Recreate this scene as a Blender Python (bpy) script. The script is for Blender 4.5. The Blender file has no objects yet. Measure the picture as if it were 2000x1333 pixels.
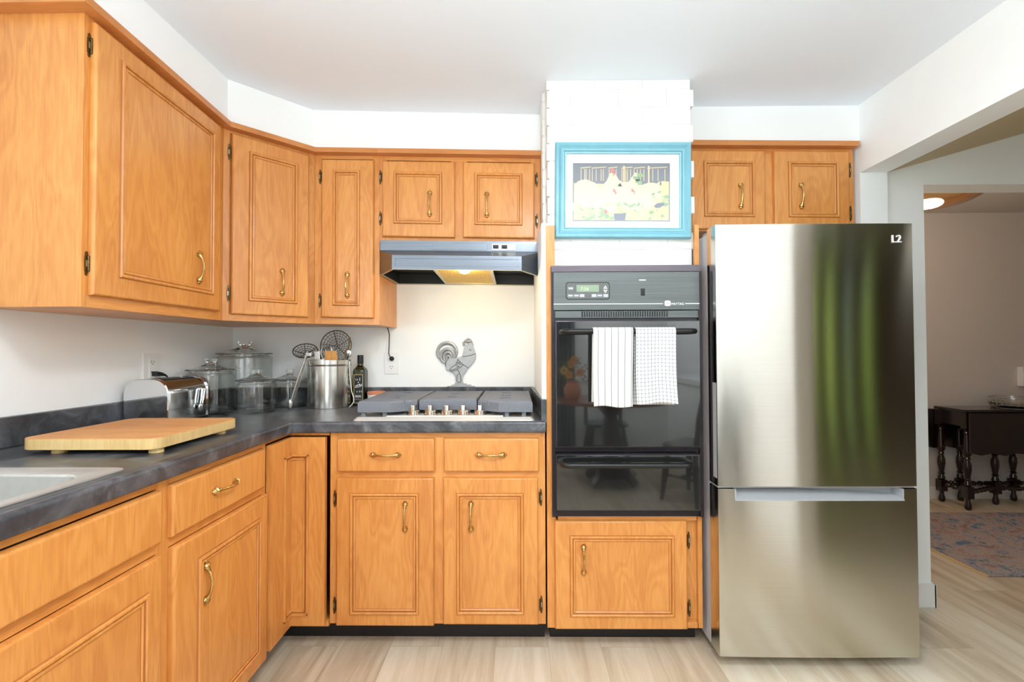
import bpy, bmesh, math, random
from mathutils import Vector, Matrix

# ------------------------------------------------------------------ camera, world, lights, exposure
IN = 0.0254
SC = bpy.context.scene
COL = SC.collection
CT = 36.3                                   # countertop height, inches


def rgb(r, g, b):
    f = lambda c: (c / 255 / 12.92) if c / 255 <= 0.04045 else ((c / 255 + 0.055) / 1.055) ** 2.4
    return (f(r), f(g), f(b), 1)


def make_camera():
    yaw, pitch, roll = (math.radians(a) for a in (-0.609, 1.024, -0.188))
    F = Vector((math.sin(yaw) * math.cos(pitch), math.cos(yaw) * math.cos(pitch), math.sin(pitch)))
    R = Vector((math.cos(yaw), -math.sin(yaw), 0))
    U = R.cross(F)
    R2 = R * math.cos(roll) + U * math.sin(roll)
    U2 = -R * math.sin(roll) + U * math.cos(roll)
    cd = bpy.data.cameras.new('camera')
    cd.sensor_fit = 'HORIZONTAL'
    cd.sensor_width = 36
    cd.lens = 36 * 909.378 / 2000
    cd.clip_start = 0.02
    co = bpy.data.objects.new('camera', cd)
    m = Matrix((R2, U2, -F)).transposed().to_4x4()
    m.translation = Vector((60.898, -99.191, 47.75)) * IN
    co.matrix_world = m
    COL.objects.link(co)
    SC.camera = co


make_camera()
SC.view_settings.view_transform = 'Standard'
SC.view_settings.look = 'None'
SC.view_settings.gamma = 1
SC.view_settings.use_curve_mapping = False
SC.view_settings.exposure = 0.34
SC.cycles.use_denoising = True
SC.cycles.max_bounces = 14
SC.cycles.diffuse_bounces = 6
SC.cycles.glossy_bounces = 5
SC.cycles.transmission_bounces = 12
SC.cycles.transparent_max_bounces = 64
SC.cycles.sample_clamp_indirect = 6

W = bpy.data.worlds.new('daylight')
SC.world = W
W.use_nodes = True
nt = W.node_tree
bg = nt.nodes['Background']
sky = nt.nodes.new('ShaderNodeTexSky')
sky.sky_type = 'HOSEK_WILKIE'
sky.turbidity = 4
sky.ground_albedo = 0.3
sky.sun_direction = (0.3, -0.55, 0.78)
nt.links.new(sky.outputs[0], bg.inputs[0])
bg.inputs[1].default_value = 0.8


def area(name, loc, rot, sx, sy, power, color=(1, 1, 1), shape='RECTANGLE', spread=180):
    l = bpy.data.lights.new(name, 'AREA')
    l.shape = shape
    l.size = sx * IN
    l.size_y = sy * IN
    l.energy = power
    l.color = color
    l.spread = math.radians(spread)
    o = bpy.data.objects.new(name, l)
    o.location = Vector(loc) * IN
    o.rotation_euler = [math.radians(a) for a in rot]
    COL.objects.link(o)
    return o


# added to brighten the room: daylight at an unseen door and window, ceiling lamps
area('added_daylight_door', (50, -146, 44), (90, 0, 0), 38, 70, 11, (0.88, 0.95, 1.0))
area('added_daylight_window', (3, -104, 62), (90, 0, -90), 40, 36, 15, (0.88, 0.95, 1.0))
area('added_kitchen_light', (70, -80, 88.5), (0, 0, 0), 16, 16, 17, (0.90, 0.96, 1.0), 'DISK')
area('added_dining_light', (96, -128, 88.5), (0, 0, 0), 16, 16, 13, (0.88, 0.95, 1.0), 'DISK')
area('added_side_room_light', (215, -120, 88.5), (0, 0, 0), 16, 16, 1.5, (1.0, 0.95, 0.88), 'DISK')
area('bounced_flash', (70, -106, 50), (180, 0, 0), 22, 22, 30, (0.90, 0.96, 1.0), 'DISK')

sun = bpy.data.lights.new('garden_sun', 'SUN')
sun.energy = 9.0
sun.angle = math.radians(2)
so = bpy.data.objects.new('garden_sun', sun)
so.rotation_euler = (math.radians(-42), 0, math.radians(12))
COL.objects.link(so)

# ------------------------------------------------------------------ materials


class N:
    def __init__(s, name):
        s.m = bpy.data.materials.new(name)
        s.m.use_nodes = True
        s.t = s.m.node_tree
        s.p = s.t.nodes['Principled BSDF']

    def n(s, typ, **kw):
        o = s.t.nodes.new(typ)
        for k, v in kw.items():
            setattr(o, k, v)
        return o

    def l(s, a, b):
        s.t.links.new(a, b)

    def v(s, node, **kw):
        for k, v in kw.items():
            node.inputs[k.replace('_', ' ')].default_value = v

    def ramp(s, stops):
        r = s.n('ShaderNodeValToRGB')
        e = r.color_ramp.elements
        while len(e) < len(stops):
            e.new(0.5)
        for i, (p, c) in enumerate(stops):
            e[i].position = p
            e[i].color = c
        return r

    def bump(s, h, strength=0.2, dist=0.002):
        b = s.n('ShaderNodeBump')
        b.inputs['Strength'].default_value = strength
        b.inputs['Distance'].default_value = dist
        s.l(h, b.inputs['Height'])
        s.l(b.outputs[0], s.p.inputs['Normal'])


def plain(name, col, rough=0.5, metal=0.0, coat=0.0, emit=0, spec=0.5, var=0.0, scale=40, bump=0.0, ani=0.0):
    w = N(name)
    w.v(w.p, Base_Color=col, Roughness=rough, Metallic=metal)
    w.p.inputs['Specular IOR Level'].default_value = spec
    w.p.inputs['Coat Weight'].default_value = coat
    w.p.inputs['Coat Roughness'].default_value = 0.08
    if emit:
        w.p.inputs['Emission Color'].default_value = col
        w.p.inputs['Emission Strength'].default_value = emit
    if var or bump:
        tc = w.n('ShaderNodeTexCoord')
        no = w.n('ShaderNodeTexNoise')
        no.inputs['Scale'].default_value = scale
        no.inputs['Detail'].default_value = 5
        w.l(tc.outputs['Object'], no.inputs['Vector'])
        if var:
            a = tuple(max(0, c * (1 - var)) for c in col[:3]) + (1,)
            b = tuple(min(1, c * (1 + var)) for c in col[:3]) + (1,)
            r = w.ramp([(0.3, a), (0.7, b)])
            w.l(no.outputs[0], r.inputs[0])
            w.l(r.outputs[0], w.p.inputs['Base Color'])
        if bump:
            w.bump(no.outputs[0], bump)
    if ani:
        w.p.inputs['Anisotropic'].default_value = ani
    return w.m


def wood(name, light, mid, dark, along='Z', rough=0.38, coat=0.25, fine=1.0, rings=0.5, seed=0.0):
    """varnished timber: streaky grain along one axis with broad cathedral figure"""
    w = N(name)
    tc = w.n('ShaderNodeTexCoord')
    oi = w.n('ShaderNodeObjectInfo')
    mul = w.n('ShaderNodeMath', operation='MULTIPLY')
    mul.inputs[1].default_value = 7.3
    w.l(oi.outputs['Random'], mul.inputs[0])
    cmb = w.n('ShaderNodeCombineXYZ')
    for i in range(3):
        w.l(mul.outputs[0], cmb.inputs[i])
    add = w.n('ShaderNodeVectorMath', operation='ADD')
    w.l(tc.outputs['Object'], add.inputs[0])
    w.l(cmb.outputs[0], add.inputs[1])
    k = {'X': 0, 'Y': 1, 'Z': 2}[along]
    m1 = w.n('ShaderNodeMapping')
    s = [1.0, 1.0, 1.0]
    s[k] = 0.055
    m1.inputs['Scale'].default_value = s
    m1.inputs['Location'].default_value = (seed, seed * 2, seed * 3)
    w.l(add.outputs[0], m1.inputs['Vector'])
    fineN = w.n('ShaderNodeTexNoise')
    fineN.inputs['Scale'].default_value = 230 * fine
    fineN.inputs['Detail'].default_value = 6
    fineN.inputs['Roughness'].default_value = 0.6
    w.l(m1.outputs[0], fineN.inputs['Vector'])
    m2 = w.n('ShaderNodeMapping')
    s2 = [1.0, 1.0, 1.0]
    s2[k] = 0.22
    m2.inputs['Scale'].default_value = s2
    w.l(add.outputs[0], m2.inputs['Vector'])
    big = w.n('ShaderNodeTexNoise')
    big.inputs['Scale'].default_value = 7.5
    big.inputs['Detail'].default_value = 2.5
    big.inputs['Distortion'].default_value = 0.5
    w.l(m2.outputs[0], big.inputs['Vector'])
    ph = w.n('ShaderNodeMath', operation='MULTIPLY')
    ph.inputs[1].default_value = 75
    w.l(big.outputs[0], ph.inputs[0])
    sn = w.n('ShaderNodeMath', operation='SINE')
    w.l(ph.outputs[0], sn.inputs[0])
    a1 = w.n('ShaderNodeMath', operation='MULTIPLY_ADD')
    a1.inputs[1].default_value = 0.085 * rings
    a1.inputs[2].default_value = 0.0
    w.l(sn.outputs[0], a1.inputs[0])
    a2 = w.n('ShaderNodeMath', operation='MULTIPLY_ADD')
    a2.inputs[1].default_value = 0.36
    w.l(fineN.outputs[0], a2.inputs[0])
    w.l(a1.outputs[0], a2.inputs[2])
    a3 = w.n('ShaderNodeMath', operation='MULTIPLY_ADD')
    a3.inputs[1].default_value = 0.36
    w.l(big.outputs[0], a3.inputs[0])
    w.l(a2.outputs[0], a3.inputs[2])
    r = w.ramp([(0.17, dark), (0.40, mid), (0.66, light)])
    w.l(a3.outputs[0], r.inputs[0])
    w.l(r.outputs[0], w.p.inputs['Base Color'])
    w.v(w.p, Roughness=rough)
    w.p.inputs['Coat Weight'].default_value = coat
    w.p.inputs['Coat Roughness'].default_value = 0.18
    w.bump(fineN.outputs[0], 0.06, 0.001)
    return w.m


def brushed(name, col, rough, ani, tangent=(0, 0, 1), scale=(3, 3, 900), var=0.04):
    w = N(name)
    w.v(w.p, Base_Color=col, Roughness=rough, Metallic=1.0)
    w.p.inputs['Anisotropic'].default_value = ani
    c = w.n('ShaderNodeCombineXYZ')
    for i in range(3):
        c.inputs[i].default_value = tangent[i]
    w.l(c.outputs[0], w.p.inputs['Tangent'])
    tc = w.n('ShaderNodeTexCoord')
    mp = w.n('ShaderNodeMapping')
    mp.inputs['Scale'].default_value = scale
    w.l(tc.outputs['Object'], mp.inputs['Vector'])
    no = w.n('ShaderNodeTexNoise')
    no.inputs['Scale'].default_value = 1.0
    no.inputs['Detail'].default_value = 3
    w.l(mp.outputs[0], no.inputs['Vector'])
    a = tuple(c_ * (1 - var) for c_ in col[:3]) + (1,)
    b = tuple(min(1, c_ * (1 + var)) for c_ in col[:3]) + (1,)
    r = w.ramp([(0.3, a), (0.7, b)])
    w.l(no.outputs[0], r.inputs[0])
    w.l(r.outputs[0], w.p.inputs['Base Color'])
    return w.m


def glass(name, col=(0.97, 0.985, 0.975, 1), ior=1.47, rough=0.0):
    w = N(name)
    w.v(w.p, Base_Color=col, Roughness=rough, IOR=ior)
    w.p.inputs['Transmission Weight'].default_value = 1.0
    return w.m


def pane_glass(name, fac=0.06, tint=(1, 1, 1, 1)):
    """thin flat sheet of glass: mostly clear with a faint mirror"""
    w = N(name)
    t = w.n('ShaderNodeBsdfTransparent')
    t.inputs[0].default_value = tint
    g = w.n('ShaderNodeBsdfGlossy')
    g.inputs['Roughness'].default_value = 0.02
    mx = w.n('ShaderNodeMixShader')
    lw = w.n('ShaderNodeLayerWeight')
    lw.inputs['Blend'].default_value = 0.5
    fr = w.ramp([(0.0, (0.03, 0.03, 0.03, 1)), (0.6, (0.06, 0.06, 0.06, 1)), (1.0, (0.8, 0.8, 0.8, 1))])
    w.l(lw.outputs['Facing'], fr.inputs[0])
    ad = w.n('ShaderNodeMath', operation='ADD')
    ad.inputs[1].default_value = fac
    w.l(fr.outputs[0], ad.inputs[0])
    w.l(ad.outputs[0], mx.inputs[0])
    w.l(t.outputs[0], mx.inputs[1])
    w.l(g.outputs[0], mx.inputs[2])
    w.l(mx.outputs[0], w.t.nodes['Material Output'].inputs[0])
    return w.m


def jar_glass(name):
    """blown clear glass: see-through face on, darker greenish and mirror-like towards its edges"""
    w = N(name)
    lw = w.n('ShaderNodeLayerWeight')
    lw.inputs['Blend'].default_value = 0.5
    r = w.ramp([(0.0, (0.99, 0.995, 0.992, 1)), (0.6, (0.965, 0.975, 0.97, 1)), (0.85, (0.85, 0.87, 0.86, 1)), (1.0, (0.4, 0.43, 0.42, 1))])
    w.l(lw.outputs['Facing'], r.inputs[0])
    t = w.n('ShaderNodeBsdfTransparent')
    w.l(r.outputs[0], t.inputs[0])
    g = w.n('ShaderNodeBsdfGlossy')
    g.inputs['Roughness'].default_value = 0.03
    fr = w.ramp([(0.0, (0.06, 0.06, 0.06, 1)), (0.5, (0.1, 0.1, 0.1, 1)), (0.8, (0.3, 0.3, 0.3, 1)), (1.0, (0.8, 0.8, 0.8, 1))])
    w.l(lw.outputs['Facing'], fr.inputs[0])
    mx = w.n('ShaderNodeMixShader')
    w.l(fr.outputs[0], mx.inputs[0])
    w.l(t.outputs[0], mx.inputs[1])
    w.l(g.outputs[0], mx.inputs[2])
    w.l(mx.outputs[0], w.t.nodes['Material Output'].inputs[0])
    return w.m


def laminate():
    w = N('slate_laminate')
    tc = w.n('ShaderNodeTexCoord')
    n1 = w.n('ShaderNodeTexNoise')
    n1.inputs['Scale'].default_value = 9
    n1.inputs['Detail'].default_value = 8
    n1.inputs['Roughness'].default_value = 0.65
    n1.inputs['Distortion'].default_value = 0.8
    w.l(tc.outputs['Object'], n1.inputs['Vector'])
    r = w.ramp([(0.28, rgb(40, 41, 45)), (0.45, rgb(62, 64, 69)), (0.6, rgb(92, 94, 99)), (0.76, rgb(146, 148, 152))])
    w.l(n1.outputs[0], r.inputs[0])
    n2 = w.n('ShaderNodeTexNoise')
    n2.inputs['Scale'].default_value = 260
    n2.inputs['Detail'].default_value = 2
    w.l(tc.outputs['Object'], n2.inputs['Vector'])
    r2 = w.ramp([(0.72, (0, 0, 0, 1)), (0.78, (0.16, 0.16, 0.17, 1))])
    w.l(n2.outputs[0], r2.inputs[0])
    mx = w.n('ShaderNodeMix', data_type='RGBA', blend_type='ADD')
    mx.inputs[0].default_value = 1
    w.l(r.outputs[0], mx.inputs[6])
    w.l(r2.outputs[0], mx.inputs[7])
    w.l(mx.outputs[2], w.p.inputs['Base Color'])
    rr = w.n('ShaderNodeMapRange')
    rr.inputs['To Min'].default_value = 0.22
    rr.inputs['To Max'].default_value = 0.42
    w.l(n1.outputs[0], rr.inputs[0])
    w.l(rr.outputs[0], w.p.inputs['Roughness'])
    return w.m


def planks():
    w = N('vinyl_plank_floor')
    tc = w.n('ShaderNodeTexCoord')
    mp = w.n('ShaderNodeMapping')
    mp.inputs['Rotation'].default_value = (0, 0, math.radians(90))
    mp.inputs['Location'].default_value = (0.62, 0.05, 0)
    w.l(tc.outputs['Object'], mp.inputs['Vector'])
    br = w.n('ShaderNodeTexBrick')
    br.offset = 0.37
    br.inputs['Color1'].default_value = (0, 0, 0, 1)
    br.inputs['Color2'].default_value = (1, 1, 1, 1)
    br.inputs['Mortar'].default_value = (0.5, 0.5, 0.5, 1)
    br.inputs['Scale'].default_value = 1
    br.inputs['Mortar Size'].default_value = 0.0008
    br.inputs['Brick Width'].default_value = 1.22
    br.inputs['Row Height'].default_value = 0.215
    w.l(mp.outputs[0], br.inputs['Vector'])
    # grain, shifted per plank
    sc = w.n('ShaderNodeMapping')
    sc.inputs['Scale'].default_value = (9, 0.75, 1)
    w.l(tc.outputs['Object'], sc.inputs['Vector'])
    ad = w.n('ShaderNodeVectorMath', operation='MULTIPLY_ADD')
    ad.inputs[1].default_value = (13, 13, 13)
    w.l(br.outputs['Color'], ad.inputs[0])
    w.l(sc.outputs[0], ad.inputs[2])
    n1 = w.n('ShaderNodeTexNoise')
    n1.inputs['Scale'].default_value = 1.6
    n1.inputs['Detail'].default_value = 8
    n1.inputs['Roughness'].default_value = 0.62
    n1.inputs['Distortion'].default_value = 0.9
    w.l(ad.outputs[0], n1.inputs['Vector'])
    mixv = w.n('ShaderNodeMath', operation='MULTIPLY_ADD')
    mixv.inputs[1].default_value = 0.3
    w.l(br.outputs['Color'], mixv.inputs[0])
    w.l(n1.outputs[0], mixv.inputs[2])
    r = w.ramp([(0.3, rgb(160, 140, 114)), (0.48, rgb(192, 173, 146)), (0.66, rgb(211, 196, 171)), (0.85, rgb(224, 213, 192))])
    w.l(mixv.outputs[0], r.inputs[0])
    mx = w.n('ShaderNodeMix', data_type='RGBA', blend_type='MIX')
    w.l(br.outputs['Fac'], mx.inputs[0])
    w.l(r.outputs[0], mx.inputs[6])
    mx.inputs[7].default_value = rgb(172, 156, 136)
    w.l(mx.outputs[2], w.p.inputs['Base Color'])
    w.v(w.p, Roughness=0.42)
    w.bump(n1.outputs[0], 0.05, 0.001)
    return w.m


def rug_mat():
    w = N('faded_blue_rose_rug')
    tc = w.n('ShaderNodeTexCoord')
    n1 = w.n('ShaderNodeTexNoise')
    n1.inputs['Scale'].default_value = 6
    n1.inputs['Detail'].default_value = 3
    n1.inputs['Distortion'].default_value = 1.6
    w.l(tc.outputs['Object'], n1.inputs['Vector'])
    n2 = w.n('ShaderNodeTexNoise')
    n2.inputs['Scale'].default_value = 90
    n2.inputs['Detail'].default_value = 3
    w.l(tc.outputs['Object'], n2.inputs['Vector'])
    m = w.n('ShaderNodeMath', operation='MULTIPLY_ADD')
    m.inputs[1].default_value = 0.55
    w.l(n2.outputs[0], m.inputs[0])
    w.l(n1.outputs[0], m.inputs[2])
    r = w.ramp([(0.56, rgb(74, 96, 124)), (0.66, rgb(112, 124, 142)), (0.76, rgb(166, 156, 152)), (0.86, rgb(172, 142, 132)), (0.97, rgb(128, 112, 116))])
    w.l(m.outputs[0], r.inputs[0])
    w.l(r.outputs[0], w.p.inputs['Base Color'])
    w.v(w.p, Roughness=0.95)
    w.bump(n2.outputs[0], 0.5, 0.004)
    return w.m


def stripe_mat(name, base, line, px, wx, pz=None, wz=None, dots=False):
    """woven cotton with thin lines a fixed distance apart (inches, object space)"""
    w = N(name)
    tc = w.n('ShaderNodeTexCoord')
    at = w.n('ShaderNodeAttribute', attribute_name='weave')
    sp = w.n('ShaderNodeSeparateXYZ')
    w.l(at.outputs['Vector'], sp.inputs[0])

    def lines(sock, p, wd):
        d = w.n('ShaderNodeMath', operation='MULTIPLY')
        d.inputs[1].default_value = 1 / p
        w.l(sock, d.inputs[0])
        f = w.n('ShaderNodeMath', operation='FRACT')
        w.l(d.outputs[0], f.inputs[0])
        c = w.n('ShaderNodeMath', operation='LESS_THAN')
        c.inputs[1].default_value = wd / p
        w.l(f.outputs[0], c.inputs[0])
        return c.outputs[0]
    a = lines(sp.outputs[0], px, wx)
    fac = a
    if pz:
        b = lines(sp.outputs[1], pz, wz)
        s = w.n('ShaderNodeMath', operation='ADD')
        w.l(a, s.inputs[0])
        w.l(b, s.inputs[1])
        h = w.n('ShaderNodeMath', operation='MULTIPLY')
        h.inputs[1].default_value = 0.5
        w.l(s.outputs[0], h.inputs[0])
        fac = h.outputs[0]
    mx = w.n('ShaderNodeMix', data_type='RGBA')
    w.l(fac, mx.inputs[0])
    mx.inputs[6].default_value = base
    mx.inputs[7].default_value = line
    w.l(mx.outputs[2], w.p.inputs['Base Color'])
    w.v(w.p, Roughness=0.95)
    w.p.inputs['Specular IOR Level'].default_value = 0.1
    no = w.n('ShaderNodeTexNoise')
    no.inputs['Scale'].default_value = 600
    w.l(tc.outputs['Object'], no.inputs['Vector'])
    w.bump(no.outputs[0], 0.25, 0.001)
    return w.m


HON = (rgb(234, 173, 101), rgb(218, 148, 75), rgb(192, 117, 51))
MT = dict(
    wood=wood('honey_maple', *HON),
    woodx=wood('honey_maple_rail', *HON, along='X'),
    woody=wood('honey_maple_rail_deep', *HON, along='Y'),
    groove_wood=wood('honey_maple_dark_groove', rgb(198, 128, 66), rgb(178, 108, 52), rgb(152, 88, 40), rings=0.2),  # darker wood tone for the recessed bands of the mouldings
    crown=wood('honey_maple_moulding', rgb(224, 158, 94), rgb(206, 134, 72), rgb(182, 110, 52), along='X', rings=0.2),
    board=wood('butcher_block', rgb(230, 180, 122), rgb(216, 156, 96), rgb(188, 124, 70), along='X', rough=0.6, coat=0, rings=0.35),
    boardside=wood('butcher_block_edge', rgb(240, 214, 160), rgb(228, 194, 132), rgb(206, 166, 104), along='Z', rough=0.6, coat=0, rings=0.2, fine=0.6),
    dark=wood('dark_mahogany', rgb(52, 20, 16), rgb(32, 11, 10), rgb(18, 7, 7), along='Z', rough=0.25, coat=0.6, rings=0.2),
    darkx=wood('dark_mahogany_top', rgb(40, 22, 20), rgb(26, 14, 13), rgb(16, 9, 9), along='X', rough=0.22, coat=0.6, rings=0.2),
    brownwood=wood('chestnut_table', rgb(150, 88, 56), rgb(124, 66, 40), rgb(92, 44, 26), along='X', rough=0.3, coat=0.4),
    spatula=wood('pale_spatula_wood', rgb(238, 190, 126), rgb(224, 164, 94), rgb(200, 136, 70), along='Z', rough=0.7, coat=0),
    white=plain('white_wall_paint', rgb(248, 250, 249), 0.75, var=0.012, scale=6),
    bulk=plain('white_bulkhead_paint', rgb(249, 251, 252), 0.75),
    ceil=plain('white_ceiling_paint', rgb(234, 241, 249), 0.85, bump=0.03, scale=220),
    brick=plain('white_painted_brick', rgb(236, 236, 233), 0.6, bump=0.25, scale=90),
    greige=plain('greige_wall_paint', rgb(208, 202, 197), 0.8),
    greywall=plain('pale_grey_wall_paint', rgb(224, 227, 224), 0.75),
    panel=wood('dark_wall_panelling', rgb(132, 104, 80), rgb(112, 86, 66), rgb(90, 68, 52), along='Z', rough=0.5, coat=0.1, rings=0.2),
    tan=plain('tan_ceiling_paint', rgb(206, 190, 156), 0.8),
    trim=plain('white_gloss_trim', rgb(240, 240, 238), 0.4),
    floor=planks(),
    rug=rug_mat(),
    lam=laminate(),
    seam=plain('pale_seam_filler', rgb(130, 134, 142), 0.5),
    toe=plain('black_toe_kick', rgb(22, 22, 24), 0.5),
    brass=plain('antique_brass', rgb(206, 174, 112), 0.27, 1.0, var=0.3, scale=260),
    hinge=plain('aged_bronze', rgb(104, 84, 56), 0.42, 1.0, var=0.5, scale=200),
    hinge_centre=plain('pale_hinge_centre', rgb(196, 186, 160), 0.35, 1.0),  # paler metal for the small plate in the middle of each hinge
    steel=brushed('brushed_stainless', (0.63, 0.61, 0.555, 1), 0.16, 1.0),
    steelx=brushed('brushed_stainless_plain', (0.72, 0.71, 0.69, 1), 0.28, 0.5, (1, 0, 0), (900, 3, 3)),
    sink=plain('satin_stainless_sink', rgb(200, 198, 193), 0.36, 0.65, var=0.04, scale=60),
    chrome=plain('polished_chrome', rgb(226, 228, 230), 0.06, 1.0),
    tin=plain('old_tin', rgb(206, 203, 196), 0.2, 1.0, var=0.08, scale=25, bump=0.04),
    utensil=plain('stainless_utensil', rgb(198, 196, 192), 0.25, 1.0),
    wire=plain('bronzed_wire', rgb(96, 88, 74), 0.4, 1.0),
    case=plain('silver_fridge_paint', rgb(206, 207, 212), 0.35, 0.0),
    plastic=plain('pale_grey_plastic', rgb(172, 174, 177), 0.4),
    blackgloss=plain('gloss_black_enamel', rgb(18, 18, 20), 0.12),
    blackmetal=plain('black_trim_metal', rgb(48, 44, 50), 0.28, 0.5),
    ovenglass=plain('black_oven_glass', rgb(30, 31, 31), 0.03, coat=1.0, spec=0.9),
    ovenpanel=brushed('grey_brushed_panel', (0.13, 0.14, 0.137, 1), 0.36, 0.6, (1, 0, 0), (3, 3, 700), 0.18),
    oventrim=brushed('plum_grey_trim', (0.13, 0.11, 0.125, 1), 0.3, 0.6, (1, 0, 0), (3, 3, 700), 0.1),
    lcd=plain('green_lcd', rgb(138, 158, 132), 0.25),
    lcdframe=plain('grey_keypad', rgb(94, 96, 92), 0.35),
    key=plain('pale_key', rgb(126, 130, 138), 0.5),
    ink=plain('white_print', rgb(245, 245, 245), 0.5),
    lcdink=plain('pale_lcd_digits', rgb(196, 214, 182), 0.5),
    darkink=plain('grey_print', rgb(96, 94, 92), 0.5),
    black=plain('black_plastic', rgb(14, 14, 15), 0.4),
    hood=brushed('slate_hood_enamel', (0.20, 0.22, 0.25, 1), 0.3, 0.5, (1, 0, 0), (3, 3, 500), 0.12),
    hoodrim=plain('pale_hood_rim', rgb(190, 184, 164), 0.4, 0.6),
    filter=plain('brassy_filter_mesh', rgb(206, 166, 62), 0.45, 0.6, var=0.6, scale=240, bump=0.6),
    bulb=plain('lit_bulb', (1.0, 0.84, 0.6, 1), 0.5, emit=14),
    iron=plain('cast_iron_grey', rgb(116, 119, 126), 0.62, spec=0.4, var=0.06, scale=120),
    cook=plain('satin_cooktop_steel', rgb(214, 211, 204), 0.34, 0.55),
    knob=plain('polished_knob', rgb(226, 216, 204), 0.14, 1.0),
    pewter=plain('cast_pewter', rgb(170, 172, 174), 0.45, 0.45, var=0.1, scale=80, bump=0.15),
    groove=plain('dark_groove', rgb(46, 48, 50), 0.6),
    outlet=plain('white_outlet_plastic', rgb(242, 242, 240), 0.35),
    slot=plain('dark_slot', rgb(60, 58, 56), 0.6),
    frame=plain('turquoise_frame_paint', rgb(122, 180, 196), 0.38, var=0.06, scale=14),
    frameline=plain('pale_frame_bead', rgb(168, 214, 224), 0.4),
    mat=plain('white_picture_mat', rgb(246, 245, 242), 0.8),
    glassjar=jar_glass('clear_jar_glass'),
    glasslid=glass('clear_lid_glass', (0.99, 1.0, 0.995, 1), 1.5),
    crystal=glass('cut_crystal', ior=1.54),
    bottle=glass('dark_green_bottle', (0.10, 0.115, 0.03, 1), 1.5),
    picglass=pane_glass('picture_glass', 0.06),
    window=pane_glass('window_glass', 0.0),
    amber=glass('amber_lamp_glass', (0.95, 0.62, 0.3, 1), 1.4, 0.08),
    label=plain('black_bottle_label', rgb(30, 29, 32), 0.5),
    gold=plain('gold_label_border', rgb(206, 178, 112), 0.4, 0.4),
    pot=plain('white_glaze', rgb(240, 238, 234), 0.25),
    terra=plain('terracotta', rgb(206, 134, 96), 0.7),
    orange=plain('sunflower_orange', rgb(232, 158, 40), 0.7),
    yellow=plain('pale_yellow_petal', rgb(226, 208, 96), 0.7),
    leaf=plain('leaf_green', rgb(84, 112, 56), 0.6, var=0.3, scale=30),
    drape=plain('charcoal_drape', rgb(78, 80, 84), 0.9, var=0.08, scale=50),
    greendrape=plain('olive_outdoor_foliage', rgb(158, 178, 92), 0.8, var=0.35, scale=8),
    grass=plain('lawn_grass', rgb(126, 156, 70), 0.9, var=0.3, scale=6),
    towel1=stripe_mat('white_cotton_grey_stripe', rgb(226, 225, 221), rgb(100, 100, 102), 1.02, 0.085),
    towel2=stripe_mat('white_cotton_check', rgb(226, 226, 228), rgb(12, 12, 18), 0.53, 0.085, 0.56, 0.075),
    shade=plain('added_lamp_dome', (1.0, 0.95, 0.86, 1), 0.5, emit=1.3),  # glowing dome of the added ceiling lamps
    socket=plain('bare_hook', rgb(226, 224, 218), 0.4),
)

# ------------------------------------------------------------------ mesh building (world inches)
ORG = {}
WARP = [None]


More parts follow.
